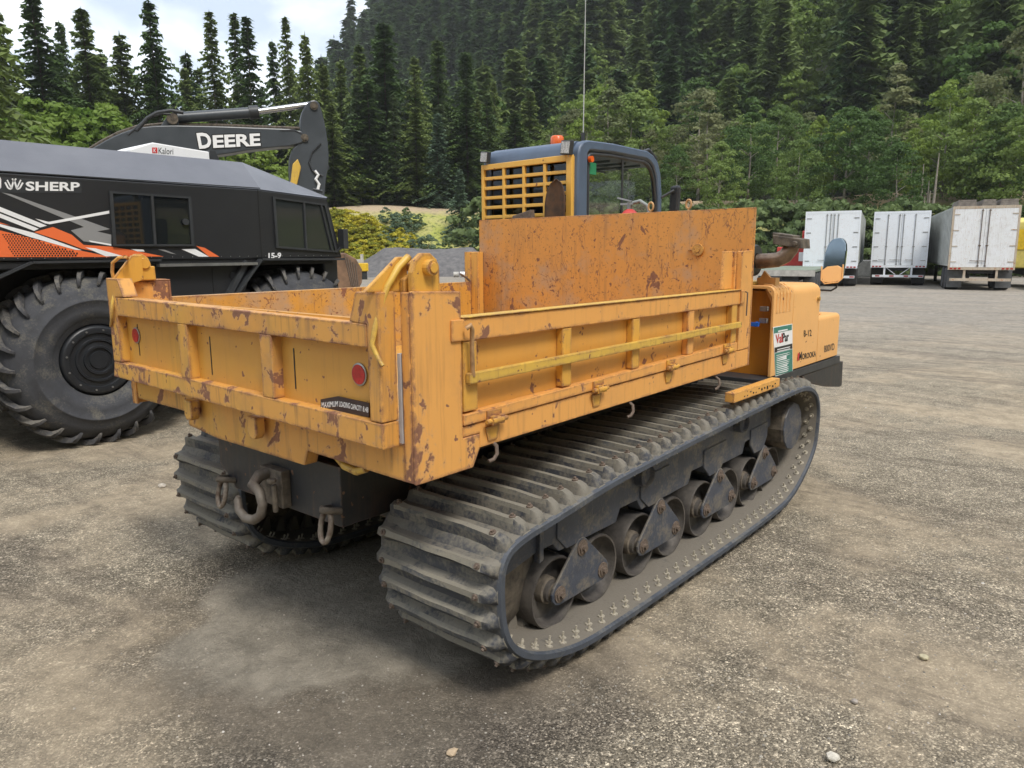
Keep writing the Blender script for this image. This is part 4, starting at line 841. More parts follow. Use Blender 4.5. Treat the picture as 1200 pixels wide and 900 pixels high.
# ================================================================== BLACK AMPHIBIOUS TRUCK
YS = 4.87
S = thing('amphibious_truck', 'matt black balloon tyred amphibious truck with orange and white stripe graphics on its side', 'all-terrain vehicle', (1.0, 6.0, 0))
def wheel(cx, cz, r, y_face, w_, name='wheel', parent=None, seed=1, s=1, nl=22):
    # tyre with curved lugs; face towards -y when s = 1
    b = MB(); k = r/.70
    prof_ = [(.285, .06), (.32, .035), (.335, .028), (.34, .02), (.40, .010), (.46, .012), (.465, .007), (.475, .007), (.48, .015), (.53, .028), (.57, .05), (.62, .10), (.645, .17), (.65, w_/2), (.645, w_-.17), (.62, w_-.1), (.5, w_-.02), (.285, w_-.06)]
    b.lathe([(a*k, o) for a, o in prof_], (cx, y_face, cz), (0, s, 0), 56); ty = b.build('tyre', M_TYRE, parent, smooth=60)
    lug = MB(); rows = []
    for (rr_, oo, hh, ww, tw) in ((.585, .040, .003, .012, -.02), (.612, .055, .022, .016, -.005), (.640, .085, .044, .020, .025), (.652, .14, .050, .026, .075), (.655, .22, .048, .030, .13), (.655, w_/2-.01, .042, .032, .17)):
        for sgn in (0,):
            nrm = Vector((math.cos(math.radians(70-oo*350)) if oo < .2 else 0, 0, 0))
            rows.append((rr_*k, oo, hh, ww, tw))
    def lugs(flip):
        L_ = MB(); R_ = []
        for rr_, oo, hh, ww, tw in rows:
            o = oo if not flip else w_-oo; ph = tw if not flip else tw
            out = min(1, max(0, (.2-oo)/.2))
            q = []
            for e, h in ((-1, 0), (-.75, 1), (.75, 1), (1, 0)):
                ang = ph+e*ww/rr_; R2 = rr_+h*hh*(1-.35*out)-.004; yy = o-(h*hh*.75*out)*(1 if not flip else -1)
                q.append(L_.bm.verts.new((R2*math.sin(ang), s*yy, R2*math.cos(ang))))
            R_.append(q)
        for a, c in zip(R_, R_[1:]):
            for i in range(3): L_.bm.faces.new((a[i], a[i+1], c[i+1], c[i]))
        L_.bm.faces.new(R_[0]); L_.bm.faces.new(R_[-1]); bmesh.ops.recalc_face_normals(L_.bm, faces=L_.bm.faces)
        me = bpy.data.meshes.new('tyre_lug'); L_.bm.to_mesh(me); L_.bm.free(); me.materials.append(M_TYREL)
        for p in me.polygons: p.use_smooth = True
        me.set_sharp_from_angle(angle=math.radians(50)); return me
    for fl in (False, True):
        me = lugs(fl)
        for i in range(nl):
            o = bpy.data.objects.new('tyre_lug', me); COL.objects.link(o); o.parent = ty
            o.location = Vector((cx, y_face, cz))-RL[ty]; o.rotation_euler = (0, 2*math.pi*(i+(.5 if fl else 0))/nl+.1, 0)
    b = MB(); b.lathe([(.001, .045), (.07, .045), (.075, .055), (.095, .055), (.10, .04), (.115, .04), (.12, .055), (.155, .06), (.16, .045), (.175, .045), (.18, .06), (.215, .062), (.222, .045), (.262, .04), (.272, .045), (.285, .062), (.29, .09)], (cx, y_face, cz), (0, s, 0), 40)
    hb_ = b.build('wheel_hub', M_HUB, parent, smooth=35)
    for i in range(12):
        a = 2*math.pi*i/12+.2; p = Vector((cx+.245*math.sin(a), y_face+s*.042, cz+.245*math.cos(a)))
        MB().cyl(p, p-Vector((0, s*.008, 0)), .008, 8).build('rim_bolt', M_STEEL, hb_)
for xc in (.92, 2.93, -1.20): wheel(xc, .705, .725, YS-.09, .62, parent=S, nl=26)
for xc in (.86, 2.90): wheel(xc, .70, .70, YS+2.35, .56, parent=S, s=-1, nl=16)
# body side, roof, lower hull
def sp_(px, py, y=YS): q = pl(px, py, 'y', y); return (q.x, q.z)
side = [(-2.4, 1.512), (-2.4, 2.155), (2.50, 2.14), (3.245, 2.095), (3.40, 1.50)]
body = MB().prism(side, 'y', YS, YS+2.1).build('body', M_SHBODY, S, bevel=.012)
RY = 5.27
b = MB()
vs = [(-2.4, YS, 2.157), (2.50, YS, 2.143), (3.247, YS, 2.098), (-2.4, RY, 2.43), (2.56, RY, 2.425), (3.62, RY+.1, 2.15), (-2.4, YS+1.7, 2.43), (2.56, YS+1.7, 2.425), (3.62, YS+1.6, 2.15), (-2.4, YS+2.1, 2.157), (2.5, YS+2.1, 2.143), (3.247, YS+2.1, 2.098)]
b.faces(vs, [(0, 1, 4, 3), (1, 2, 5, 4), (3, 4, 7, 6), (4, 5, 8, 7), (6, 7, 10, 9), (7, 8, 11, 10), (2, 11, 8, 5), (0, 3, 6, 9)])
rf = b.build('roof', M_SHROOF, S, bevel=.01)
b = MB(); b.box(-2.4, 2.495, YS-.004, YS+.004, 2.15, 2.158); b.build('roof_seam', M_CHAR, rf)
for (px, py) in ((372, 224.5),):
    q = pl(px, py, 'y', YS+.1); b = MB(); b.tube([(q.x-.05, YS+.10, q.z+.02), (q.x-.02, YS+.07, q.z+.01), (q.x+.03, YS+.07, q.z), (q.x+.05, YS+.1, q.z+.01)], .012, 8); b.build('roof_handle', M_CHAR, rf)
b = MB(); b.box(-2.3, 3.2, YS+.62, YS+1.7, .45, 1.5); b.box(-2.3, 3.3, YS+.02, YS+2.1, 1.44, 1.508); hull = b.build('hull', M_SHDARK, S, bevel=.01)
b = MB(); b.prism([(1.52, .85), (1.40, 1.50), (2.42, 1.50), (2.20, .95)], 'y', YS+.04, YS+.6); mid = b.build('centre_locker', M_SHBODY, S, bevel=.01)
b = MB(); b.box(1.98, 1.984, YS+.034, YS+.04, .95, 1.42); b.build('locker_seam', M_BLKPR, mid)
b = MB(); b.cyl((2.18, YS+.042, 1.35), (2.18, YS+.03, 1.35), .03, 14); b.build('locker_latch', M_CHAR, mid)
q0, q1 = pl(186, 311, 'y', YS-.03), pl(301, 311.5, 'y', YS-.03)
MB().box(q0.x, q1.x, YS-.05, YS+.04, q0.z-.012, q0.z+.012).build('step_plate', M_STEEL, S)
b = MB()
def strip(pa, y0, y1, th, m, name):
    b = MB()
    for (a, c) in zip(pa, pa[1:]):
        a, c = Vector((a[0], 0, a[1])), Vector((c[0], 0, c[1])); d = (c-a).normalized(); n = Vector((-d.z, 0, d.x))*th
        b.faces([a+Vector((0, y0, 0)), c+Vector((0, y0, 0)), c+n+Vector((0, y0, 0)), a+n+Vector((0, y0, 0)), a+Vector((0, y1, 0)), c+Vector((0, y1, 0)), c+n+Vector((0, y1, 0)), a+n+Vector((0, y1, 0))],
                [(0, 1, 2, 3), (4, 7, 6, 5), (0, 4, 5, 1), (3, 2, 6, 7), (1, 5, 6, 2), (0, 3, 7, 4)])
    return b.build(name, m, S)
strip([(-.6, 1.05), (.22, 1.34), (.53, 1.485), (1.5, 1.49)], YS-.03, YS+.06, .018, M_CHAR, 'wheel_arch')
strip([(2.12, 1.10), (2.45, 1.485), (3.40, 1.475)], YS-.045, YS+.06, .022, M_CHAR, 'wheel_arch')
strip([(2.0, .95), (2.30, 1.42), (2.33, 1.46)], YS-.01, YS+.05, .05, M_CHAR, 'arch_brace')
b = MB(); b.box(3.2, 3.38, YS+.05, YS+2.0, .9, 1.5); b.build('nose', M_SHBODY, S, bevel=.02)
VD = YS-.0025
def decal(polys, m, name, dy=0):
    b = MB()
    for P in polys: b.slab([pl(X/5, 190+Y_/5, 'y', VD-dy) for X, Y_ in P], (0, 1, 0), .0012)
    o = b.build(name, m, body)
    if len(polys) > 1: o['kind'] = 'stuff'
    return o
decal([[(-60, 385), (0, 400), (200, 450), (350, 487), (480, 520), (600, 545), (650, 556), (-60, 556)]], M_ORPR, 'orange_stripe')
decal([[(200, 410), (310, 380), (420, 425), (490, 485), (650, 495), (770, 515), (960, 553), (720, 553), (480, 508), (380, 470)]], M_ORPR, 'orange_stripe')
decal([[(1150, 491), (1200, 502), (1285, 554), (1225, 554)]], M_ORPR, 'orange_stripe')
decal([[(-40, 340), (60, 372), (0, 360), (-40, 350)]], M_ORPR, 'orange_stripe')
for P in ([(-40, 248), (0, 262), (275, 372), (235, 383), (0, 290), (-40, 272)], [(-40, 285), (0, 300), (228, 390), (200, 403), (0, 325), (-40, 308)], [(-40, 352), (0, 362), (200, 415), (480, 516), (440, 513), (180, 440), (0, 378), (-40, 368)],
          [(205, 330), (285, 350), (640, 284), (640, 301), (292, 364), (262, 358)], [(520, 458), (652, 480), (652, 490), (530, 468)], [(1063, 510), (1142, 508), (1225, 554), (1165, 554)], [(765, 509), (840, 512), (848, 524), (805, 523)]):
    decal([P], M_WHITE, 'white_stripe', .0008)
decal([[(500, 500), (560, 505), (720, 550), (620, 552)]], M_WHITE, 'white_stripe', .0012)
decal([[(10, 178), (60, 186), (500, 340), (645, 392), (570, 406), (652, 425), (652, 486), (490, 464), (415, 400), (492, 380), (380, 332)]], M_GRPR, 'grey_lightning_stripe', .0004)
decal([[(925, 511), (965, 513), (1035, 541), (1000, 535)]], M_GRPR, 'grey_stripe', .0004)
dots = []
for i in range(26):
    for j in range(11):
        X_ = 18+i*17+(j % 2)*8; Y2 = 425+j*12.2; s_ = 3.6+i*.05
        if Y2 > 392+X_*.30 and Y2 < 552 and X_ < 470 and X_ > 15+j*6: dots.append([(X_-s_, Y2-s_), (X_+s_, Y2-s_), (X_+s_, Y2+s_), (X_-s_, Y2+s_)])
decal(dots, M_BLKPR, 'halftone_dots', .002)
for x_ in (2.47,):
    MB().box(x_-.004, x_+.004, YS-.003, YS+.002, 1.52, 2.135).build('panel_seam', M_BLKPR, body)
for i in range(38):
    x_ = -.1+i*.09; MB().cyl((x_, YS, 1.525), (x_, YS-.003, 1.525), .004, 6).build('rivet', M_STEEL, body)
for i in range(16): z_ = 1.56+i*.036; MB().cyl((2.495, YS, z_), (2.495, YS-.003, z_), .0035, 6).build('rivet', M_CHAR, body)
lp_ = decal([[(-40, 82), (0, 85), (478, 118), (478, 182), (-40, 178)]], M_CHAR, 'name_panel', .0002)
px_text('SHERP', (30, 223.6), (93.5, 224.0), (30, 212.6), 'y', VD-.0032, M_WHITE, body, bold=.03)
def zig(P, wd, name='emblem_stroke'):
    for a, c in zip(P, P[1:]):
        dx, dy = c[0]-a[0], c[1]-a[1]; l = math.hypot(dx, dy); nx, ny = -dy/l*wd, dx/l*wd
        decal([[(a[0]-nx, a[1]-ny), (c[0]-nx, c[1]-ny), (c[0]+nx, c[1]+ny), (a[0]+nx, a[1]+ny)]], M_WHITE, name, .003)
zig([(30, 118), (48, 152), (66, 158), (82, 100), (100, 158), (116, 152), (134, 120)], 5); zig([(42, 104), (66, 150)], 4); zig([(122, 104), (100, 150)], 4); zig([(72, 96), (82, 118), (94, 96)], 4); zig([(-6, 88), (2, 100), (2, 150), (-6, 152)], 5)
px_text('15-9', (314.5, 303.3), (329.6, 302.7), (314.5, 296.4), 'y', VD-.003, M_WHITE, body, bold=.04)
def window(pts, name, mull=None):
    P = [pl(*p, 'y', VD) for p in pts]; c = sum(P, Vector())/len(P); n = len(P)
    g = MB().slab([p+Vector((0, -.004, 0)) for p in P], (0, 1, 0), .003).build(name, M_WINB, S)
    b = MB(); out = [c+(p-c)*1.035+Vector((0, -.018, 0)) for p in P]; inn = [c+(p-c)*.955+Vector((0, -.018, 0)) for p in P]
    vs = out+inn+[p+Vector((0, .018, 0)) for p in out]+[p+Vector((0, .016, 0)) for p in inn]
    fs = []
    for i in range(n):
        j = (i+1) % n; fs += [(i, j, n+j, n+i), (i, 2*n+i, 2*n+j, j), (n+i, n+j, 3*n+j, 3*n+i)]
    b.faces(vs, fs); b.build('window_frame', M_CHAR, g)
    for (a, c2) in (mull or []):
        A, B = pl(*a, 'y', VD-.012), pl(*c2, 'y', VD-.012); MB().tube([A, B], .013, 6).build('mullion', M_CHAR, g)
    return g
M_WINB = mat('dark_window_glass', .03, 0, (.012, .014, .015))[0]; M_WINB.node_tree.nodes['Principled BSDF'].inputs['Specular IOR Level'].default_value = .6
wn = window([(129, 225), (221.5, 231.5), (225.5, 287.5), (133.5, 287.5)], 'side_window', [((178, 229), (182, 287))])
MB().cyl((pl(216, 260, 'y', VD).x, YS-.02, pl(216, 260, 'y', VD).z), (pl(216, 260, 'y', VD).x, YS-.035, pl(216, 260, 'y', VD).z), .028, 12).build('window_latch', M_CHAR, wn)
M_WINB = mat('reflecting_window_glass', .05, 0, (.020, .024, .026))[0]
window([(320, 231.5), (380.5, 240), (393.5, 295), (324, 289.5)], 'side_window', [((356, 236), (359, 293)), ((376, 240), (389, 294))])
q = pl(402, 280, 'y', YS-.05); b = MB(); b.obox(q, (.03, 0, 0), (0, .05, 0), (0, 0, .10)); b.tube([q+Vector((0, 0, -.05)), q+Vector((-.05, .05, -.14)), q+Vector((-.14, .06, -.1))], .014, 8); b.build('door_mirror', M_CHAR, S, bevel=.012)
A0 = pl(147, 175, 'y', 5.9); A1 = pl(240, 184, 'y', 5.9)
b = MB(); b.prism([(A0.x, 2.425), (A0.x, 2.515), (A0.x+.22, 2.60), (A1.x, 2.565), (A1.x, 2.42)], 'y', 5.8, 6.5); ac = b.build('roof_heater_unit', M_WHITE, S, bevel=.01)
b = MB(); b.prism([(A1.x+.004, 2.42), (A1.x+.004, 2.58), (A1.x+.06, 2.585), (A1.x+.14, 2.42)], 'y', 5.8, 6.5); b.build('unit_end', M_CHAR, ac)
px_text('Kalori', (185.8, 180.0), (203, 181.0), (185.8, 172.8), 'y', 5.797, M_CHAR, ac, .0)
MB().slab([pl(*p, 'y', 5.798) for p in ((178.2, 172.8), (184.4, 172.9), (184.6, 179.6), (178.5, 179.4))], (0, 1, 0), .002).build('red_logo_square', M_REDPR, ac)
px_text('K', (180.0, 178.4), (183.0, 178.6), (180.0, 174.0), 'y', 5.795, M_WHITE, ac, .01)

# ================================================================== EXCAVATOR
EA, EB = Vector((4.4, 13.25, 0)), Vector((8.0, 11.3, 0)); EU = (EB-EA).normalized(); EN = Vector((EU.y, -EU.x, 0))
if EN.dot(CAM-EA) < 0: EN = -EN
def ep(px, py, off=0):
    d = ray(px, py); n = EN; t = ((EA+EN*off)-CAM).dot(n)/d.dot(n); return CAM+d*t
EX = thing('excavator', 'dark grey excavator with white lettered boom and hanging stick rising behind the black truck', 'excavator', tuple(EA-EU*1.5))
def eslab(pts, w_, name, m, parent=EX, off=0, sm=1, bev=.02):
    pp_ = smooth_poly(pts, sm) if sm else pts
    return MB().slab([ep(*p, off+w_/2) for p in pp_], -EN, w_).build(name, m, parent, bevel=bev)
boomp = [(50, 250), (70, 212), (92, 184), (118, 167.5), (138, 157), (160, 149.5), (190, 146.5), (250, 147.5), (300, 149.5), (352, 151.5), (358, 160), (352, 170), (300, 174.5), (262, 181), (230, 184), (190, 184), (160, 190), (135, 205), (110, 235), (95, 262)]
boom = eslab(boomp, .42, 'boom', M_EXGREY)
b = MB(); b.tube([ep(x, y-1, .0) for x, y in boomp[1:10]], .03, 6); b.build('boom_pipe', M_RUST, boom)
b = MB(); b.tube([ep(x, y, .2) for x, y in ((160, 153), (172, 139), (184, 132), (200, 129.5), (215, 132))], .035, 8); b.build('hydraulic_hose', M_CHAR, boom, smooth=60)
b = MB(); b.tube([ep(x, y, .2) for x, y in ((150, 158), (168, 143), (178, 136), (190, 133), (200, 134))], .025, 8); b.build('hydraulic_hose', M_CHAR, boom, smooth=60)
eslab([(188, 148), (197, 134), (207, 130), (210, 148)], .3, 'cylinder_bracket', M_EXGREY, boom, sm=0)
def ecyl(a, c, r, name, m, off=0): return MB().cyl(ep(*a, off), ep(*c, off), r, 18).build(name, m, EX, smooth=50)
ecyl((203, 138.5), (300, 131.5), .10, 'stick_cylinder', M_EXGREY); ecyl((292, 132.0), (303, 131.2), .125, 'cylinder_gland', M_CHAR); ecyl((300, 131.2), (364, 122.5), .055, 'piston_rod', M_CHROME)
b = MB(); b.cyl(ep(202, 139, .2), ep(202, 139, -.2), .10, 16); b.build('pin', M_RUST, EX)
stick = eslab([(355, 128), (362, 118), (371, 117), (376, 124), (384, 160), (386, 190), (381, 216), (379, 260), (376, 320), (350, 330), (345, 260), (339, 205), (340, 178), (352, 165), (352, 140)], .36, 'stick', M_EXGREY, sm=1)
eslab([(343, 192), (349, 186), (353, 196), (346, 226), (339, 226)], .30, 'yellow_stick_guard', M_YEL, stick, off=.08, sm=0)
for p in ((368, 124), (357, 161.5)): b = MB(); b.cyl(ep(*p, .22), ep(*p, -.22), .075, 16); b.cyl(ep(*p, .235), ep(*p, .22), .04, 10); b.build('pin', M_RUST, stick, smooth=40)
b = MB(); b.tube([ep(x, y, .20) for x, y in ((376, 168), (366, 178), (362, 190), (366, 200), (378, 206))], .016, 6); b.build('hydraulic_hose', M_CHAR, stick)
b = MB(); b.tube([ep(x, y, .20) for x, y in ((328, 153), (345, 153), (356, 158), (359, 166))], .02, 6); b.build('hydraulic_hose', M_CHAR, stick)
b = MB(); b.tube([ep(x, y, .22) for x, y in ((369, 200), (373, 205), (370, 210), (374, 216), (372, 224))], .03, 6); b.build('coupling', M_WHITE, stick)
b = MB(); b.cyl(ep(382, 196, .1), ep(382, 196, -.2), .07, 10); b.build('linkage_roller', M_EXGREY, stick)
def etext(s, a, b_, c, m, off, bold, shear=0):
    A, B, C_ = ep(*a, off), ep(*b_, off), ep(*c, off); return text(s, A, B-A, C_-A, m, boom, bold=bold, shear=shear)
for m, off, bd, g in ((M_BLKPR, .218, .07, 1.2), (M_WHITE, .226, .035, 0)):
    etext('D', (233.5-g, 174.5+g), (249+g, 173.2+g), (230.0-g, 156.0-g), m, off, bd); etext('EERE', (250-g, 173.4+g), (305.5+g, 170.8+g), (249.0-g, 158.5-g), m, off, bd)
bk = [ep(*p) for p in ((388, 338), (380, 300), (400, 296), (413, 303), (420, 315), (420, 330), (414, 342), (400, 350))]
bkt = MB().slab([p+EN*.45 for p in bk], -EN, .9).build('bucket', plain('worn_bucket_steel', (.25, .15, .09), .65, .2, .4, 5, .2, c2=(.14, .085, .055)), EX, bevel=.02)
for k in range(5):
    a = ep(404+k*3.2, 299+k*2.6, .455); c = ep(412+k*2, 335+k*.5, .455); MB().tube([a, c], .014, 5).build('bucket_rib', M_BOLT, bkt)
hc = EA-EU*1.9; ang = math.atan2(EU.y, EU.x)
def ebox(u0, u1, n0, n1, z0, z1, name, m, bev=.04):
    P = [hc+EU*u+EN*n for u, n in ((u0, n0), (u1, n0), (u1, n1), (u0, n1))]
    return MB().slab([(p.x, p.y, z0) for p in P], (0, 0, 1), z1-z0).build(name, m, EX, bevel=bev)
ebox(-3.0, 1.0, -1.25, 1.25, 1.05, 1.5, 'turntable', M_CHAR); ebox(-3.0, -.6, -1.25, 1.25, 1.5, 2.4, 'engine_housing', M_YEL); ebox(-.9, 1.0, .35, 1.25, 1.5, 2.95, 'operator_cab', M_CHAR)
for s_ in (-1, 1): ebox(-2.4, 1.6, s_*1.0-.28, s_*1.0+.28, -.02, .85, 'crawler_track', M_DARK, .25)
ebox(-.4, .6, -.3, .25, 1.4, 2.3, 'boom_foot', M_EXGREY)

# ================================================================== TRAILERS
def trailer(label, pL, pR, pyb, vp, Dist, H, matd, matf, long_, old=False, nb=2):
    gx, gy = at((pL+pR)/2, Dist); gz = float(height(gx, gy)); th = azi(vp)
    T = thing('box_trailer', label, 'trailer', (gx, gy, gz), th, 'white box trailers parked side by side across the yard', local=True)
    W = 2.55; zb = 1.05
    def P(nm, *a, m=matf, par=T, bev=0, **k): b = MB(); b.box(*a); return b.build(nm, m, par, bevel=bev, **k)
    bdy = P('box_body', .06, long_, -W/2, W/2, zb+.02, H, m=M_TRSIDE if not old else M_TRSIDE)
    for i in range(int(long_/.6)):
        for s_ in (-1, 1):
            y0 = s_*(W/2+.004); 
            if i < 24: P('side_rib', .3+i*.6, .36+i*.6, min(y0, y0+s_*.02), max(y0, y0+s_*.02), zb+.1, H-.08, m=M_TRSIDE, par=bdy)
    fr = MB(); fr.box(0, .08, -W/2-.01, -W/2+.07, zb-.02, H+.02); f1 = fr.build('door_post', matf, bdy); fr = MB(); fr.box(0, .08, W/2-.07, W/2+.01, zb-.02, H+.02); fr.build('door_post', matf, bdy)
    P('door_header', -.002, .08, -W/2+.072, W/2-.072, H-.10, H+.02, par=bdy); P('door_sill', -.03, .1, -W/2+.0, W/2-.0, zb-.14, zb-.022, par=bdy)
    for s_ in (-1, 1):
        d = P('rear_door', .004, .05, min(s_*.006, s_*(W/2-.075)), max(s_*.006, s_*(W/2-.075)), zb-.015, H-.105, m=matd)
        for yb in ((.10, .62) if nb == 2 and not old else (.14,)) if nb == 2 else (.08, .26):
            b = MB(); b.cyl((-.02, s_*yb, zb), (-.02, s_*yb, H-.12), .016, 8); b.box(-.03, .0, s_*yb-.05, s_*yb+.05, zb+.9, zb+.95); b.box(-.03, .0, s_*yb-.04, s_*yb+.04, zb+.02, zb+.06); b.box(-.03, 0, s_*yb-.04, s_*yb+.04, H-.2, H-.16)
            bar = b.build('lock_bar', M_STEEL if not old else M_BOLT, d); bar['kind'] = 'stuff'
            b = MB(); b.cyl((-.035, s_*yb-.02, zb+.25), (-.035, s_*yb+.33*1, zb+.27), .014, 6); b.build('door_handle', M_STEEL if not old else M_BOLT, d)
        for z in np.linspace(zb+.2, H-.35, 4):
            yy = s_*(W/2-.07); MB().box(-.014, .0, min(yy, yy-s_*.22), max(yy, yy-s_*.22), z, z+.035).build('hinge', M_STEEL if not old else matf, d)
    for s_ in (-1, 1):
        for k in range(3): MB().box(-.045, -.031, s_*(W/2-.12-k*.16)-.05, s_*(W/2-.12-k*.16)+.05, zb-.11, zb-.05).build('tail_light', M_REFL, T)
    for s_ in (-1, 1):
        MB().box(.0, .07, s_*.62-.045, s_*.62+.045, .46, zb-.14).build('guard_post', matf, T)
        if not old: MB().slab([(.03, s_*.57, zb-.14), (.03, s_*.52, zb-.14), (.03, s_*.08, .56), (.03, s_*.13, .56)], (1, 0, 0), .03).build('guard_brace', matf, T)
    gb = P('bumper_guard', -.03, .04, -W/2+.1, W/2-.1, .42, .54)
    if not old:
        for k in range(7):
            if k % 2 == 0: MB().box(-.034, -.031, -1.15+k*.33, -.95+k*.33, .45, .52).build('reflector_tape', M_REFL, gb)
    P('chassis_rail', .1, long_-1, -.5, .5, .75, zb, m=M_DARK)
    for xw in (1.1, 2.35):
        for s_ in (-1, 1):
            b = MB(); b.lathe([(.001, 0), (.25, .02), (.3, .0), (.48, .0), (.51, .05), (.51, .5), (.48, .54), (.001, .5)], (xw, s_*W/2*.98, .51), (0, -s_, 0), 22); b.build('wheel', M_TYRE, T, smooth=40)
    for s_ in (-1, 1):
        MB().box(.35, .37, s_*.95-.3, s_*.95+.3, .12, .85).build('mud_flap', M_MUD if old else M_DARK, T)
    for s_ in (-1, 1): MB().box(long_-3, long_-2.85, s_*.8-.08, s_*.8+.08, 0, .9).build('landing_leg', M_DARK, T)
    return T
trailer('left of three white box trailers, its lower right door corner behind the orange mirror', 944, 1003, 337, 1030, 41.5, 3.72, M_TRWHITE, M_TRWHITE, 13.5, nb=3)
trailer('middle white box trailer with four full height lock bars and striped bumper guard', 1021.5, 1086.5, 333, 1050, 43.5, 3.72, M_TRWHITE, M_TRWHITE, 13.5)
T3 = trailer('right hand older white box trailer with rust streaked door frame and grey mud flaps', 1115, 1188, 338, 1000, 39.5, 3.68, M_TROLD, M_TRRUST, 13.5, old=True)
gx, gy = at(1150, 39.9)
for k, (dy, l) in enumerate(((.75, .75), (-.1, .55), (-.85, .7))):
    PS = thing('plank_bundle', ['bundle of grey boards on the left of the old trailer roof', 'short bundle of grey boards in the middle of the old trailer roof', 'bundle of grey boards on the right of the old trailer roof'][k], 'boards', tuple(T3.matrix_basis @ Vector((.35, dy, 3.685))), T3.rotation_euler[2], local=True)
    for i in range(4): MB().box(-.15, 2.2, -l/2+.01*i, l/2-.02*i, i*.075+.002, i*.075+.07).build('board', M_WOOD, PS)
# flat deck trailer left of the white ones
fx, fy = at(921, 34); FL = thing('flatbed_trailer', 'low grey green flatbed trailer parked left of the white box trailers', 'trailer', (fx, fy, float(height(fx, fy))), azi(1060), local=True)
b = MB(); b.box(0, 9, -1.15, 1.2, .86, .96); b.build('deck', M_GREEN, FL); b = MB(); b.box(-.02, .06, -1.2, 1.25, .70, .955); b.build('rear_beam', M_WHITE if False else M_CONC, FL)
b = MB(); b.box(-.03, -.02, .1, .9, .12, .70); b.build('mud_flap', M_DARK, FL)
b = MB(); b.box(.1, 9, -.55, .55, .5, .86); b.build('chassis_rail', M_DARK, FL)
for xw in (.8, 1.8, 2.8):
    for s_ in (-1, 1): b = MB(); b.lathe([(.001, 0), (.25, .02), (.40, .0), (.42, .05), (.42, .4), (.001, .4)], (xw, s_*1.15, .42), (0, -s_, 0), 20); b.build('wheel', M_TYRE, FL, smooth=40)
for k, (px_, w_) in enumerate(((926, 1.6),)):
    x_, y_ = at(px_+6, 46); z_ = float(height(x_, y_)); RM = thing('red_machine', 'red machine with dark frame glimpsed between exhaust and white trailer', 'machine', (x_, y_, z_), azi(1000), local=True)
    b = MB(); b.box(0, 2, -1.3, 1.0, .9, 2.0); b.box(0.2, 1.2, -1.5, -.3, 2.0, 2.9); b.build('body', M_RED, RM, bevel=.06); b = MB(); b.box(-.02, 0, -.9, -.2, 1.2, 1.7); b.build('panel', M_WHITE, RM)
    for s_ in (-1, 1): b = MB(); b.lathe([(.001, 0), (.45, 0), (.5, .1), (.45, .4), (.001, .4)], (.8, s_*1.2, .5), (0, -s_, 0), 18); b.build('wheel', M_DARK, RM)
x_, y_ = at(1216, 44); z_ = float(height(x_, y_)); YT = thing('yellow_truck', 'pale yellow truck cut off by the right edge beside the old trailer', 'truck', (x_, y_, z_), azi(1000), local=True)
b = MB(); b.prism([(0, .9), (0, 3.1), (.3, 3.3), (2.2, 3.3), (2.5, 2.2), (2.6, .9)], 'y', -1.2, 1.2); yb = b.build('cab', M_YTRK, YT, bevel=.06); b = MB(); b.box(-.03, -.004, .3, 1.05, 1.8, 2.75); b.build('side_box', plain('strong_yellow', (.75, .5, .02), .5), yb)
b = MB(); b.box(-3, 3.5, -.5, .5, .6, .9); b.build('chassis_rail', M_DARK, YT)
for xw in (.3, 2.0):
    for s_ in (-1, 1): b = MB(); b.lathe([(.001, .05), (.2, .0), (.3, .03), (.48, .0), (.5, .05), (.5, .3), (.001, .3)], (xw, s_*1.25, .5), (0, -s_, 0), 20); b.build('wheel', M_TYRE, YT, smooth=40)
x_, y_ = at(1013, 58); z_ = float(height(x_, y_)); b = MB(); b.box(-1, 1, -.8, .8, 0, 1.1)
for vtx in b.bm.verts: vtx.co += Vector((x_, y_, z_+.0))
o = b.build('concrete_block', M_CONC, bevel=.05); tag(o, 'cream concrete block on the ground between the left and middle white trailers', 'block')
# distant bits by the gravel pile
x_, y_ = at(415, 52); z_ = float(height(x_, y_)); YB = thing('yellow_machine', 'low yellow machine with grey top visible just right of the black truck mirror', 'machine', (x_, y_, z_), azi(415)-math.pi/2, local=True)
b = MB(); b.box(-1.0, .9, 0, 1.2, .55, 1.1); b.build('body', plain('machine_yellow', (.75, .47, .02), .5), YB, bevel=.05); b = MB(); b.box(-1.0, .6, .1, 1.0, 1.11, 1.35); b.box(.4, .6, .4, .6, 1.35, 1.7); b.build('top', M_CONC, YB); b = MB(); b.box(-.8, .8, .1, 1.1, 0, .55); b.build('undercarriage', M_DARK, YB)
for k, (p0_, p1_, c_, lb) in enumerate(((531, 537, M_CONC, 'white short pipe at the foot of the dark gravel pile, left one'), (538.5, 546, M_WHITE, 'bright white pipe section at the foot of the dark gravel pile'), (548, 559, M_CHAR, 'dark pipe section at the foot of the dark gravel pile'))):
    a, c = at(p0_, 55), at(p1_, 55); z_ = float(height(*a))+.28; pp2 = MB().cyl((*a, z_-.08), (*c, z_-.08), .19, 14).build('pipe_section', c_); tag(pp2, lb, 'pipe')
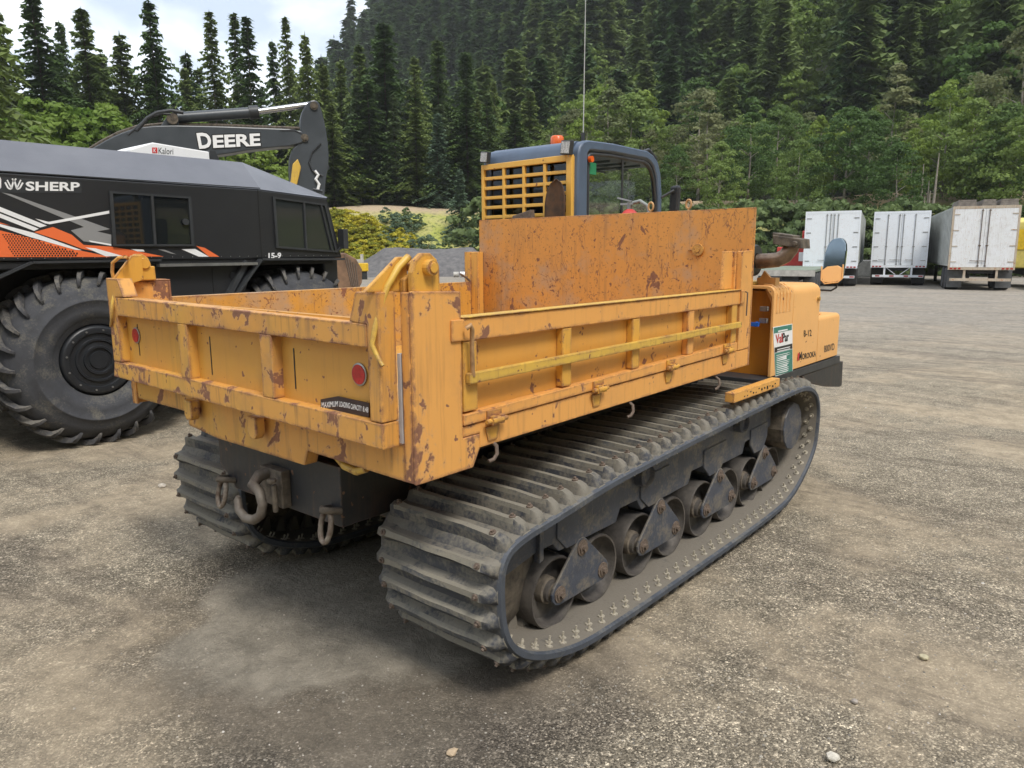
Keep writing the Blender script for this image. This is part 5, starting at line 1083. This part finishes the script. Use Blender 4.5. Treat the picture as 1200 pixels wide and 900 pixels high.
# gravel pile
def pile():
    rng = np.random.default_rng(5); nu, nv = 70, 40; a0, a1 = azi(385), azi(600); co = []
    for i in range(nv):
        for j in range(nu):
            u, v_ = j/(nu-1), i/(nv-1); a = a0+(a1-a0)*u; Dd = 56+v_*11
            x = CAM.x+Dd*math.cos(a); y = CAM.y+Dd*math.sin(a)
            env = min(1, u/.30)**1.15*min(1, (1-u)/.22); hgt = 2.15*env*math.sin(math.pi*min(1, v_/.9))**.8 if v_ < .9 else 0
            z = float(height(x, y))-.05+max(0, hgt)*(1+.03*math.sin(a*60))+rng.normal(0, .02)
            co.append((x, y, z))
    i, j = np.meshgrid(np.arange(nv-1), np.arange(nu-1), indexing='ij'); i = i.ravel(); j = j.ravel()
    f = np.stack([i*nu+j, i*nu+j+1, (i+1)*nu+j+1, (i+1)*nu+j], -1)
    o = np_mesh('gravel_pile', np.array(co), f, plain('crushed_grey_gravel', (.155, .148, .145), .95, 0, .4, 2.5, .8, c2=(.095, .092, .095), detail=9)); tag(o, 'long heap of dark grey crushed gravel at the foot of the bank', 'gravel pile')
pile()

# ================================================================== TREES AND SHRUBS
M_BARK = plain('bark', (.16, .13, .10), .9, 0, .4, 3, .3); M_BARKP = plain('pale_bark', (.34, .30, .25), .9, 0, .4, 3, .3)
LF_CON = leafmat('conifer_foliage', (.085, .145, .042), (.225, .290, .085)); LF_CONL = leafmat('light_conifer_foliage', (.11, .165, .07), (.15, .21, .085)); LF_CONB = leafmat('blue_conifer_foliage', (.14, .21, .13), (.20, .28, .17))
LF_DEC = leafmat('maple_foliage', (.095, .17, .045), (.25, .34, .09)); LF_DECB = leafmat('bright_maple_foliage', (.15, .25, .04), (.27, .36, .07)); LF_POP = leafmat('pale_poplar_foliage', (.20, .24, .10), (.30, .32, .15)); LF_OLV = leafmat('olive_foliage', (.13, .155, .065), (.20, .22, .095))
LF_YEL = leafmat('yellow_broom', (.34, .36, .05), (.66, .58, .06)); LF_SHR = leafmat('shrub_foliage', (.13, .19, .07), (.20, .27, .10))
LF_HILL = leafmat('hillside_conifers', (.085, .145, .052), (.225, .295, .095)); LF_HILLD = leafmat('hillside_maples', (.09, .165, .035), (.23, .32, .07))
def tri_arrays_conifer(seed, H=20., R=3.3, whorl=.55, bare=.08, spray=.42, thin=1.0):
    rng = random.Random(seed); T = []
    z = H*bare
    while z < H*.985:
        t = z/H; Lb = (R*(1-t)**1.0+.04)*(1 if t > bare+.12 else .55+.45*(t-bare)/.12)
        nb = max(4, int((9 if t < .8 else 7)*thin)); ph = rng.random()*6.28
        for k in range(nb):
            if rng.random() < .2: continue
            a = ph+k*6.283/nb+rng.uniform(-.3, .3); L = Lb*rng.uniform(.45, 1.15)*(1+.28*math.sin(z*1.3+seed+1.3*math.sin(a+seed))); ca, sa = math.cos(a), math.sin(a)
            n = max(2, int(L/spray)); droop = rng.uniform(.30, .65) if t < .82 else rng.uniform(-.15, .2)
            zz = z+rng.uniform(-.32, .32)*whorl
            for i in range(n+1):
                s = (i+.3)/(n+.6); r = L*s; h = zz-droop*L*s*s+ (.12*L*s if s > .75 else 0)
                wd = spray*(1.35-.75*s)*rng.uniform(.8, 1.25)*(1.0+.5*(R > 3)); l2 = spray*1.1
                px, py = r*ca, r*sa
                for sg in (-1, 1):
                    ex, ey = px+ca*l2*.7-sa*wd*sg, py+sa*l2*.7+ca*wd*sg
                    T.append(((px-ca*l2*.25, py-sa*l2*.25, h+.02), (px+ca*l2*.8, py+sa*l2*.8, h-.05), (ex, ey, h-rng.uniform(.35, .95)*spray)))
                T.append(((px-ca*.1, py-sa*.1, h), (px+ca*l2*1.0-sa*.06, py+sa*l2*1.0, h-.1), (px+ca*l2*.3, py+sa*l2*.3, h-spray*rng.uniform(.5, 1.0))))
        z += whorl*(1.15-.5*t)*rng.uniform(.8, 1.2)
    for k in range(6):
        a = k*1.05; T.append(((0, 0, H), (.10*math.cos(a), .10*math.sin(a), H-.9), (.16*math.cos(a+.7), .16*math.sin(a+.7), H-1.0)))
    return np.array(T, np.float32)
def tri_arrays_broad(seed, H=12., W=4., base=.22, nclump=70, leaf=.30, per=46, squash=1.0, spire=0):
    rng = np.random.default_rng(seed); T = []
    cs = []
    for _ in range(nclump):
        u = rng.random(); zc = base+(1-base)*u; env = math.sin(math.pi*min(1, (u*.86+.16)))**.6 if not spire else (1-u)**.7*min(1, (u+.12)/.2)
        a = rng.random()*6.283; r = W*env*math.sqrt(rng.uniform(.25, 1))*rng.uniform(.75, 1.05)
        cs.append((r*math.cos(a), r*math.sin(a), zc*H*.96, (W*.30)*rng.uniform(.7, 1.2)*(1-.35*u)))
    out = []
    for cx, cy, cz, cr in cs:
        d = rng.normal(size=(per, 3)); d /= np.linalg.norm(d, axis=1)[:, None]; d[:, 2] = np.abs(d[:, 2])*.9-.25*(rng.random(per))
        rad = cr*rng.uniform(.55, 1.05, (per, 1)); p = np.array([cx, cy, cz])+d*rad*np.array([1, 1, .75*squash])
        n = d+rng.normal(0, .45, (per, 3)); n /= np.linalg.norm(n, axis=1)[:, None]
        t = np.cross(n, rng.normal(size=(per, 3))); t /= np.linalg.norm(t, axis=1)[:, None]; b = np.cross(n, t)
        s = leaf*rng.uniform(.6, 1.3, (per, 1))
        out.append(np.stack([p-t*s*.5, p+b*s*.55, p+t*s*.6], 1)); out.append(np.stack([p-t*s*.5, p+t*s*.6, p-b*s*.5-n*s*.15], 1))
    return np.concatenate(out).astype(np.float32)
def tri_mesh(name, T, matl):
    n = len(T); me = bpy.data.meshes.new(name); me.vertices.add(n*3); me.vertices.foreach_set('co', T.ravel())
    me.loops.add(n*3); me.loops.foreach_set('vertex_index', np.arange(n*3, dtype=np.int32)); me.polygons.add(n); me.polygons.foreach_set('loop_start', np.arange(0, n*3, 3, dtype=np.int32))
    try: me.polygons.foreach_set('loop_total', np.full(n, 3, dtype=np.int32))
    except Exception: pass
    me.update(calc_edges=True); me.materials.append(matl); return me
def trunk_mesh(name, H, r, m, seed=0, limbs=0, bend=.2, W=2):
    rng = random.Random(seed); b = MB(); k = 6
    pts = [(bend*math.sin(i*.9+seed)*i/k, bend*math.cos(i*.7+seed)*i/k, H*i/k) for i in range(k+1)]
    b.tube(pts, [r*(1-.86*i/k) for i in range(k+1)], 7)
    for i in range(limbs):
        z = H*rng.uniform(.25, .75); a = rng.random()*6.28; L = W*rng.uniform(.5, .9)
        b.tube([(0, 0, z), (L*.5*math.cos(a), L*.5*math.sin(a), z+L*.45), (L*math.cos(a), L*math.sin(a), z+L*.8)], [r*.4, r*.25, r*.08], 5)
    me = bpy.data.meshes.new(name); bmesh.ops.recalc_face_normals(b.bm, faces=b.bm.faces); b.bm.to_mesh(me); b.bm.free(); me.materials.append(m)
    for p in me.polygons: p.use_smooth = True
    return me
PROTO = {}
def proto(key, crown, trunk, H): PROTO.setdefault(key, []).append((crown, trunk, H))
for i in range(4): proto('conifer', tri_mesh('conifer_crown', tri_arrays_conifer(i, 20, 7.6+.9*(i % 2), .62, spray=.52), LF_CON), trunk_mesh('conifer_trunk', 19.5, .26, M_BARK, i), 20)
for i in range(3): proto('tall', tri_mesh('tall_conifer_crown', tri_arrays_conifer(20+i, 24, 6.0, .78, .30, .5), LF_CON), trunk_mesh('tall_conifer_trunk', 23.5, .22, M_BARKP, i), 24)
for i in range(2): proto('lightcon', tri_mesh('young_conifer_crown', tri_arrays_conifer(40+i, 12, 3.3, .42, .03, .36), LF_CONL), trunk_mesh('young_conifer_trunk', 11.6, .15, M_BARK, i), 12)
for i in range(2): proto('bluecon', tri_mesh('blue_conifer_crown', tri_arrays_conifer(50+i, 12, 3.4, .40, .02, .38), LF_CONB), trunk_mesh('blue_conifer_trunk', 11.6, .16, M_BARK, i), 12)
for i in range(4): proto('maple', tri_mesh('maple_crown', tri_arrays_broad(i, 12, 4.4, .08, 110, .25, 60), LF_DEC), trunk_mesh('maple_trunk', 10, .17, M_BARKP, i, 6), 12)
for i in range(3): proto('bright', tri_mesh('bright_maple_crown', tri_arrays_broad(10+i, 10, 3.0, .12, 75, .22, 60), LF_DECB), trunk_mesh('bright_maple_trunk', 8, .12, M_BARKP, i, 6), 10)
for i in range(2): proto('poplar', tri_mesh('poplar_crown', tri_arrays_broad(20+i, 15, 2.6, .15, 70, .24, 46, 1.4, 1), LF_POP), trunk_mesh('poplar_trunk', 13.5, .14, M_BARKP, i, 5), 15)
for i in range(2): proto('olive', tri_mesh('willow_crown', tri_arrays_broad(30+i, 15, 4.4, .2, 90, .26, 50), LF_OLV), trunk_mesh('willow_trunk', 12, .2, M_BARKP, i, 7), 15)
for i in range(3): proto('shrub', tri_mesh('shrub_crown', tri_arrays_broad(60+i, 3, 1.7, .0, 26, .20, 44), LF_SHR), trunk_mesh('shrub_stem', 2.0, .04, M_BARK, i, 4, .1, 1), 3)
for i in range(2): proto('broom', tri_mesh('broom_crown', tri_arrays_broad(70+i, 1.6, 1.3, .0, 22, .15, 44), LF_YEL), trunk_mesh('broom_stem', 1.0, .03, M_BARK, i, 3, .1, .6), 1.6)
for i in range(2): proto('greybush', tri_mesh('grey_green_bush_crown', tri_arrays_broad(80+i, 2.4, 1.9, .0, 30, .18, 46), LF_CONB), trunk_mesh('bush_stem', 1.6, .04, M_BARK, i, 4, .1, 1), 2.4)
NAMES = {'conifer': ('conifer_tree', 'tree'), 'tall': ('conifer_tree', 'tree'), 'lightcon': ('conifer_tree', 'tree'), 'bluecon': ('conifer_tree', 'tree'), 'maple': ('maple_tree', 'tree'), 'bright': ('maple_tree', 'tree'), 'poplar': ('poplar_tree', 'tree'), 'olive': ('willow_tree', 'tree'), 'shrub': ('shrub', 'shrub'), 'broom': ('broom_bush', 'bush'), 'greybush': ('bush', 'bush')}
trng = random.Random(11); cnt = [0]
def tree(kind, px, top, Dd, label, group=None, wf=1.0, H=None, parts=True):
    cnt[0] += 1; cr_, tk, H0 = PROTO[kind][cnt[0] % len(PROTO[kind])]; x, y = at(px, Dd); z = float(height(x, y))-.15
    if H is None: H = max(1.5, CAM.z+tan_el(px, top)*Dd-z)
    s = H/H0; sxy = s*wf if kind not in ('conifer', 'tall') else max(s*.75, .62)*wf*trng.uniform(.85, 1.2)
    nm, cat = NAMES[kind]; t = thing(nm, label, cat, (x, y, z), trng.random()*6.28, group, local=True); t.scale = (sxy, sxy, s)
    for me, pn in ((tk, 'trunk' if cat == 'tree' else 'stem'), (cr_, 'crown')):
        o = bpy.data.objects.new(pn, me); COL.objects.link(o); o.parent = t
    return t
# left skyline, from the left edge to the gap above the excavator stick
SKY = [(-8, -70, 48, 'conifer', 'huge dark conifer filling the left edge of the picture', 1.15), (70, -6, 78, 'conifer', 'second tall conifer from the left, spire touching the top edge', 1.1), (123, 10, 80, 'conifer', 'pointed conifer left of the tallest spire, above the bright maples', 1.1),
       (97, 25, 90, 'conifer', 'thin dark spire between two taller conifers above the black truck roof', .9), (163, 37, 82, 'conifer', 'shorter conifer just left of the tallest lone spire', 1.1), (199, 0, 80, 'conifer', 'tallest lone conifer spire against white sky above the excavator boom', 1.1),
       (232, 78, 88, 'conifer', 'low conifer in the sky gap right of the tallest spire', .9), (265, 12, 84, 'tall', 'slim tall conifer with bare trunk, first of the group above the lettered boom', 1.0), (292, 15, 88, 'tall', 'slim tall conifer with bare trunk, second of the group above the lettered boom', .9),
       (306, 19, 82, 'tall', 'slim conifer with bare trunk directly above the piston rod', 1.1), (333, 46, 90, 'conifer', 'shorter conifer between the slim spires above the excavator stick', .8), (349, 19, 86, 'tall', 'slim tall spire above the top of the excavator stick', .9), (370, 36, 84, 'conifer', 'last spire of the left group beside the cloudy mountain edge', .9),
       (28, 14, 74, 'conifer', 'broad conifer beside the huge dark one at left edge', 1.2), (140, 62, 92, 'conifer', 'dark conifer half hidden between the spires above the black roof', 1.0),
       (388, 72, 86, 'conifer', 'conifer just right of the excavator stick top', 1.0), (408, 66, 92, 'conifer', 'dark conifer below the cliff edge of the mountain', .9), (430, 50, 88, 'conifer', 'pointed conifer left of the tallest one on the bank', 1.0), (458, 24, 86, 'conifer', 'tallest conifer on the bank right of the black truck', 1.15),
       (467, 108, 81, 'lightcon', 'light green young conifer in front of the dark bank trees', .85), (415, 150, 81, 'lightcon', 'small light green conifer above the truck mirror', .9), (492, 64, 86, 'conifer', 'dark conifer right of the light green young one', 1.0), (518, 43, 90, 'conifer', 'tall dark conifer above the middle of the bank', 1.1),
       (549, 57, 90, 'conifer', 'dark conifer behind the left end of the blue cab', 1.1), (516, 132, 79, 'bluecon', 'bluish green conifer at the right end of the bank', 1.0), (540, 196, 70, 'bluecon', 'low bushy bluish conifer beside the yellow cab grille', 1.05), (621, 104, 98, 'conifer', 'spire conifer above the amber beacon', 1.0), (580, 92, 96, 'conifer', 'conifer above the left work light of the cab', 1.0),
       (604, 130, 84, 'conifer', 'shorter conifer just behind the cab roof', 1.0), (438, 95, 82, 'conifer', 'dark bank conifer filling the gap behind the young ones', 1.0), (560, 115, 84, 'conifer', 'dark bank conifer left of the cab', 1.0), (395, 120, 80, 'conifer', 'dark bank conifer beside the excavator stick', .9)]
for px, tp, Dd, k, lb, wf in SKY: tree(k, px, tp, Dd, lb, wf=wf)
for i in range(26):
    px = -20+i*16+trng.uniform(-6, 6); tree('conifer' if i % 3 else 'tall', px, trng.uniform(55, 120), trng.uniform(86, 106), 'dark conifer in the dense stand behind the front row at left', 'conifers filling the stand at left')
for i in range(14):
    px = 385+i*15+trng.uniform(-7, 7); tree('conifer' if i % 3 else 'lightcon', px, trng.uniform(95, 185), trng.uniform(80, 88), 'dark conifer filling the stand above the yellow broom bank', 'conifers filling the stand above the bank')
for px, tp, lb in ((58, 112, 'bright green maple left of the boom'), (85, 120, 'bright green maple second from left above the black roof'), (112, 125, 'bright green maple nearest the left end of the boom'), (140, 118, 'bright green maple right behind the boom curve'), (30, 140, 'bright green maple beside the left edge conifer'), (217, 131, 'small bright maple above the stick cylinder'), (248, 140, 'small bright maple behind the lettering on the boom'), (290, 178, 'low bright maple under the boom tip'), (320, 172, 'low bright maple left of the stick')):
    tree('bright', px, tp, 58 if px < 200 else 66, lb, wf=1.2)
for i, px in enumerate((398, 412, 426, 300, 335, 440)):
    tree('bright', px, 196+trng.uniform(-5, 8), 81, ['low light green tree on the bank right of the stick', 'low light green tree above the yellow broom', 'low light green tree behind the tan path', 'low light tree under the boom', 'low light tree beside the yellow stick guard', 'low light green tree above the grey bushes'][i])
# right hand row
RIGHT = [(712, 90, 84, 'poplar', 'pale yellow green poplar above the blue cab roof', 1.5), (684, 132, 78, 'bright', 'small bright maple touching the cab roof beside the antenna', 1.0), (760, 150, 74, 'olive', 'olive leafed tree behind the front of the cab', .7), (825, 107, 78, 'poplar', 'pale poplar with visible stem between cab mirror and headboard', 1.5), (790, 170, 72, 'maple', 'dark maple above the black cab mirror', .9),
         (873, 128, 74, 'maple', 'round dark maple above the right end of the headboard', 1.05), (905, 122, 78, 'maple', 'dark maple above the exhaust pipe', 1.0), (952, 135, 74, 'bright', 'maple with yellowish top above the left white trailer', .8), (985, 125, 72, 'maple', 'dark maple over the left white trailer', 1.1), (1035, 74, 84, 'poplar', 'tall pale poplar above the middle white trailer', 1.5), (1010, 130, 74, 'maple', 'dark green maple between the pale poplar and the trailers', 1.1),
         (1060, 150, 72, 'bright', 'yellow green maple left of the broken bare trunk', .8), (1097, 92, 74, 'bright', 'tall bright maple behind the broken bare trunk', 1.05), (1128, 112, 72, 'maple', 'maple just right of the bare trunk', 1.0), (1178, 28, 84, 'olive', 'large olive green willow at the right edge', 1.15), (1165, 120, 72, 'maple', 'dark maple under the large willow at right edge', 1.2), (1205, 118, 70, 'maple', 'dark maple cut by the right edge', 1.2), (930, 160, 70, 'maple', 'low dark maple left of the white trailers', .9), (840, 165, 70, 'maple', 'low dark maple behind the headboard end', .9), (1045, 165, 69, 'maple', 'low dark maple above the middle trailer roof', 1.0),
         (650, 150, 80, 'olive', 'olive tree behind the cab roof edge', .7), (735, 165, 72, 'maple', 'dark maple seen through the cab window', .9)]
for px, tp, Dd, k, lb, wf in RIGHT: tree(k, px, tp, Dd, lb, wf=wf)
for i in range(24):
    px = 600+i*26+trng.uniform(-8, 8); tree(('maple', 'bright', 'maple', 'olive', 'bright')[i % 5], px, trng.uniform(95, 165), trng.uniform(84, 94), 'leafy tree in the second row behind the roadside trees at right', 'broadleaf trees of the second row at right', wf=1.2)
for i in range(26):
    px = 780+i*17+trng.uniform(-5, 5); tree('shrub', px, trng.uniform(234, 246), trng.uniform(60, 64), 'leafy shrub in the hedge behind the trailers', 'shrubs in the hedge behind the trailers', wf=1.1)
for i in range(12):
    px = 560+i*20+trng.uniform(-5, 5); tree('shrub', px, trng.uniform(222, 240), 64, 'leafy shrub behind the dumper cab', 'shrubs behind the dumper cab')
for i in range(150):
    u = trng.random(); px = 385+u*92; Dd = 63.5+trng.random()*10.5*(1-.5*u); tree('broom', px, 0, Dd, 'yellow flowering broom bush on the bank beside the black truck', 'yellow broom bushes on the bank', H=trng.uniform(.9, 1.7), wf=1.1)
for i in range(16): tree('greybush' if i % 3 else 'shrub', 452+trng.random()*52, 0, 67+trng.random()*6, 'bush on the bank above the gravel pile', 'bushes on the bank above the gravel pile', H=trng.uniform(1.1, 1.9))
for i in range(10): tree('shrub', 520+trng.random()*50, 0, 66+trng.random()*4, 'low green bush below the bluish conifer', 'low bushes by the bluish conifer', H=trng.uniform(.8, 1.6))
# broken bare trunk
x_, y_ = at(1082, 68); z_ = float(height(x_, y_)); sn = thing('dead_tree', 'pale broken bare trunks standing above the old white trailer', 'dead tree', (x_, y_, z_), 0, local=True)
for i, (dx, h, ln) in enumerate(((-.5, 6.6, .15), (.0, 4.6, -.1), (.35, 4.4, .12), (.7, 6.0, .3), (-.2, 3.8, -.2))):
    b = MB(); b.tube([(dx*.4, dx*.5, 0), (dx+ln, dx, h*.5), (dx+ln*1.5, dx*1.1, h)], [.13, .10, .03], 6); b.build('trunk', M_BARKP, sn, center=False)
# ---- hillside forest
def field(n, kinds, D0, D1, pxr, seed, keepf=None):
    rng = np.random.default_rng(seed); out = []
    a0, a1 = azi(pxr[1]), azi(pxr[0])
    while len(out) < n:
        a = rng.uniform(a0, a1); Dd = D0+(D1-D0)*rng.random()**1.15; x, y = CAM.x+Dd*math.cos(a), CAM.y+Dd*math.sin(a); z = float(height(x, y))
        out.append((x, y, z, Dd, a, rng.random(), rng.random()))
    return out
hp = field(230, None, 96, 215, (560, 1230), 2)
hcm = [tri_mesh('hill_conifer', tri_arrays_conifer(90+i, 16, 5.2, .85, .05, .65), LF_HILL) for i in range(3)]
hdm = [tri_mesh('hill_maple', tri_arrays_broad(95+i, 11, 4.2, .08, 60, .34, 50), LF_HILLD) for i in range(3)]
for i, (x, y, z, Dd, a, u, v_) in enumerate(hp):
    con = v_ < (.55 if Dd < 150 else .78); me = (hcm if con else hdm)[i % 3]
    o = bpy.data.objects.new('conifer_tree' if con else 'maple_tree', me); COL.objects.link(o); o.location = (x, y, z-.5); s = .8+.6*u
    o.scale = (s*1.05, s*1.05, s*(1.1 if con else .95)); o.rotation_euler = (0, 0, u*40)
    tag(o, 'dark conifer on the wooded slope above the right hand tree row' if con else 'green maple among conifers on the slope above the right hand row', 'tree', 'conifers on the lower slope' if con else 'maples on the lower slope')
def forest(name, pts, lite, matl, label, smin, smax, zs=1.0):
    allT = []
    for i, (x, y, z, Dd, a, u, v_) in enumerate(pts):
        T = lite[i % len(lite)]; s = smin+(smax-smin)*u; c, sn_ = math.cos(u*40), math.sin(u*40)
        X = T[..., 0]*c-T[..., 1]*sn_; Y = T[..., 0]*sn_+T[..., 1]*c; allT.append(np.stack([X*s+x, Y*s+y, T[..., 2]*s*zs+z-.6], -1))
    me = tri_mesh(name, np.concatenate(allT).astype(np.float32), matl); o = bpy.data.objects.new(name, me); COL.objects.link(o); tag(o, label, 'forest', kind='stuff'); return len(me.polygons)
litec = [tri_arrays_conifer(120+i, 17, 5.4, 1.35, .04, 1.1, .75) for i in range(4)]; lited = [tri_arrays_broad(125+i, 12, 4.4, .1, 26, .6, 26) for i in range(3)]
far = [p for p in field(2600, None, 200, 640, (385, 1240), 5)]
con = [p for p in far if p[6] < .80]; dec = [p for p in far if p[6] >= .80 and p[3] < 460 and p[4] < azi(560)]
mid = field(420, None, 150, 260, (400, 700), 9)
n1 = forest('conifer_forest', con+mid, litec, LF_HILL, 'dense conifer forest covering the mountain slope behind everything', .75, 1.25); n2 = forest('broadleaf_forest', dec, lited, LF_HILLD, 'lighter broadleaf trees scattered through the mountain forest', .7, 1.15)
print('FOREST TRIS', n1, n2)
mh = bpy.data.materials.new('haze'); mh.use_nodes = True; nh = mh.node_tree; nh.nodes.clear()
ho = N(nh, 'ShaderNodeOutputMaterial'); pv = N(nh, 'ShaderNodeVolumePrincipled'); pv.inputs['Color'].default_value = (.92, .96, 1, 1); pv.inputs['Density'].default_value = .0003; nh.links.new(pv.outputs[0], ho.inputs['Volume'])
HZ = MB().box(-960, 960, -960, 960, -60, 365).build('haze', mh); HZ['kind'] = 'stuff'
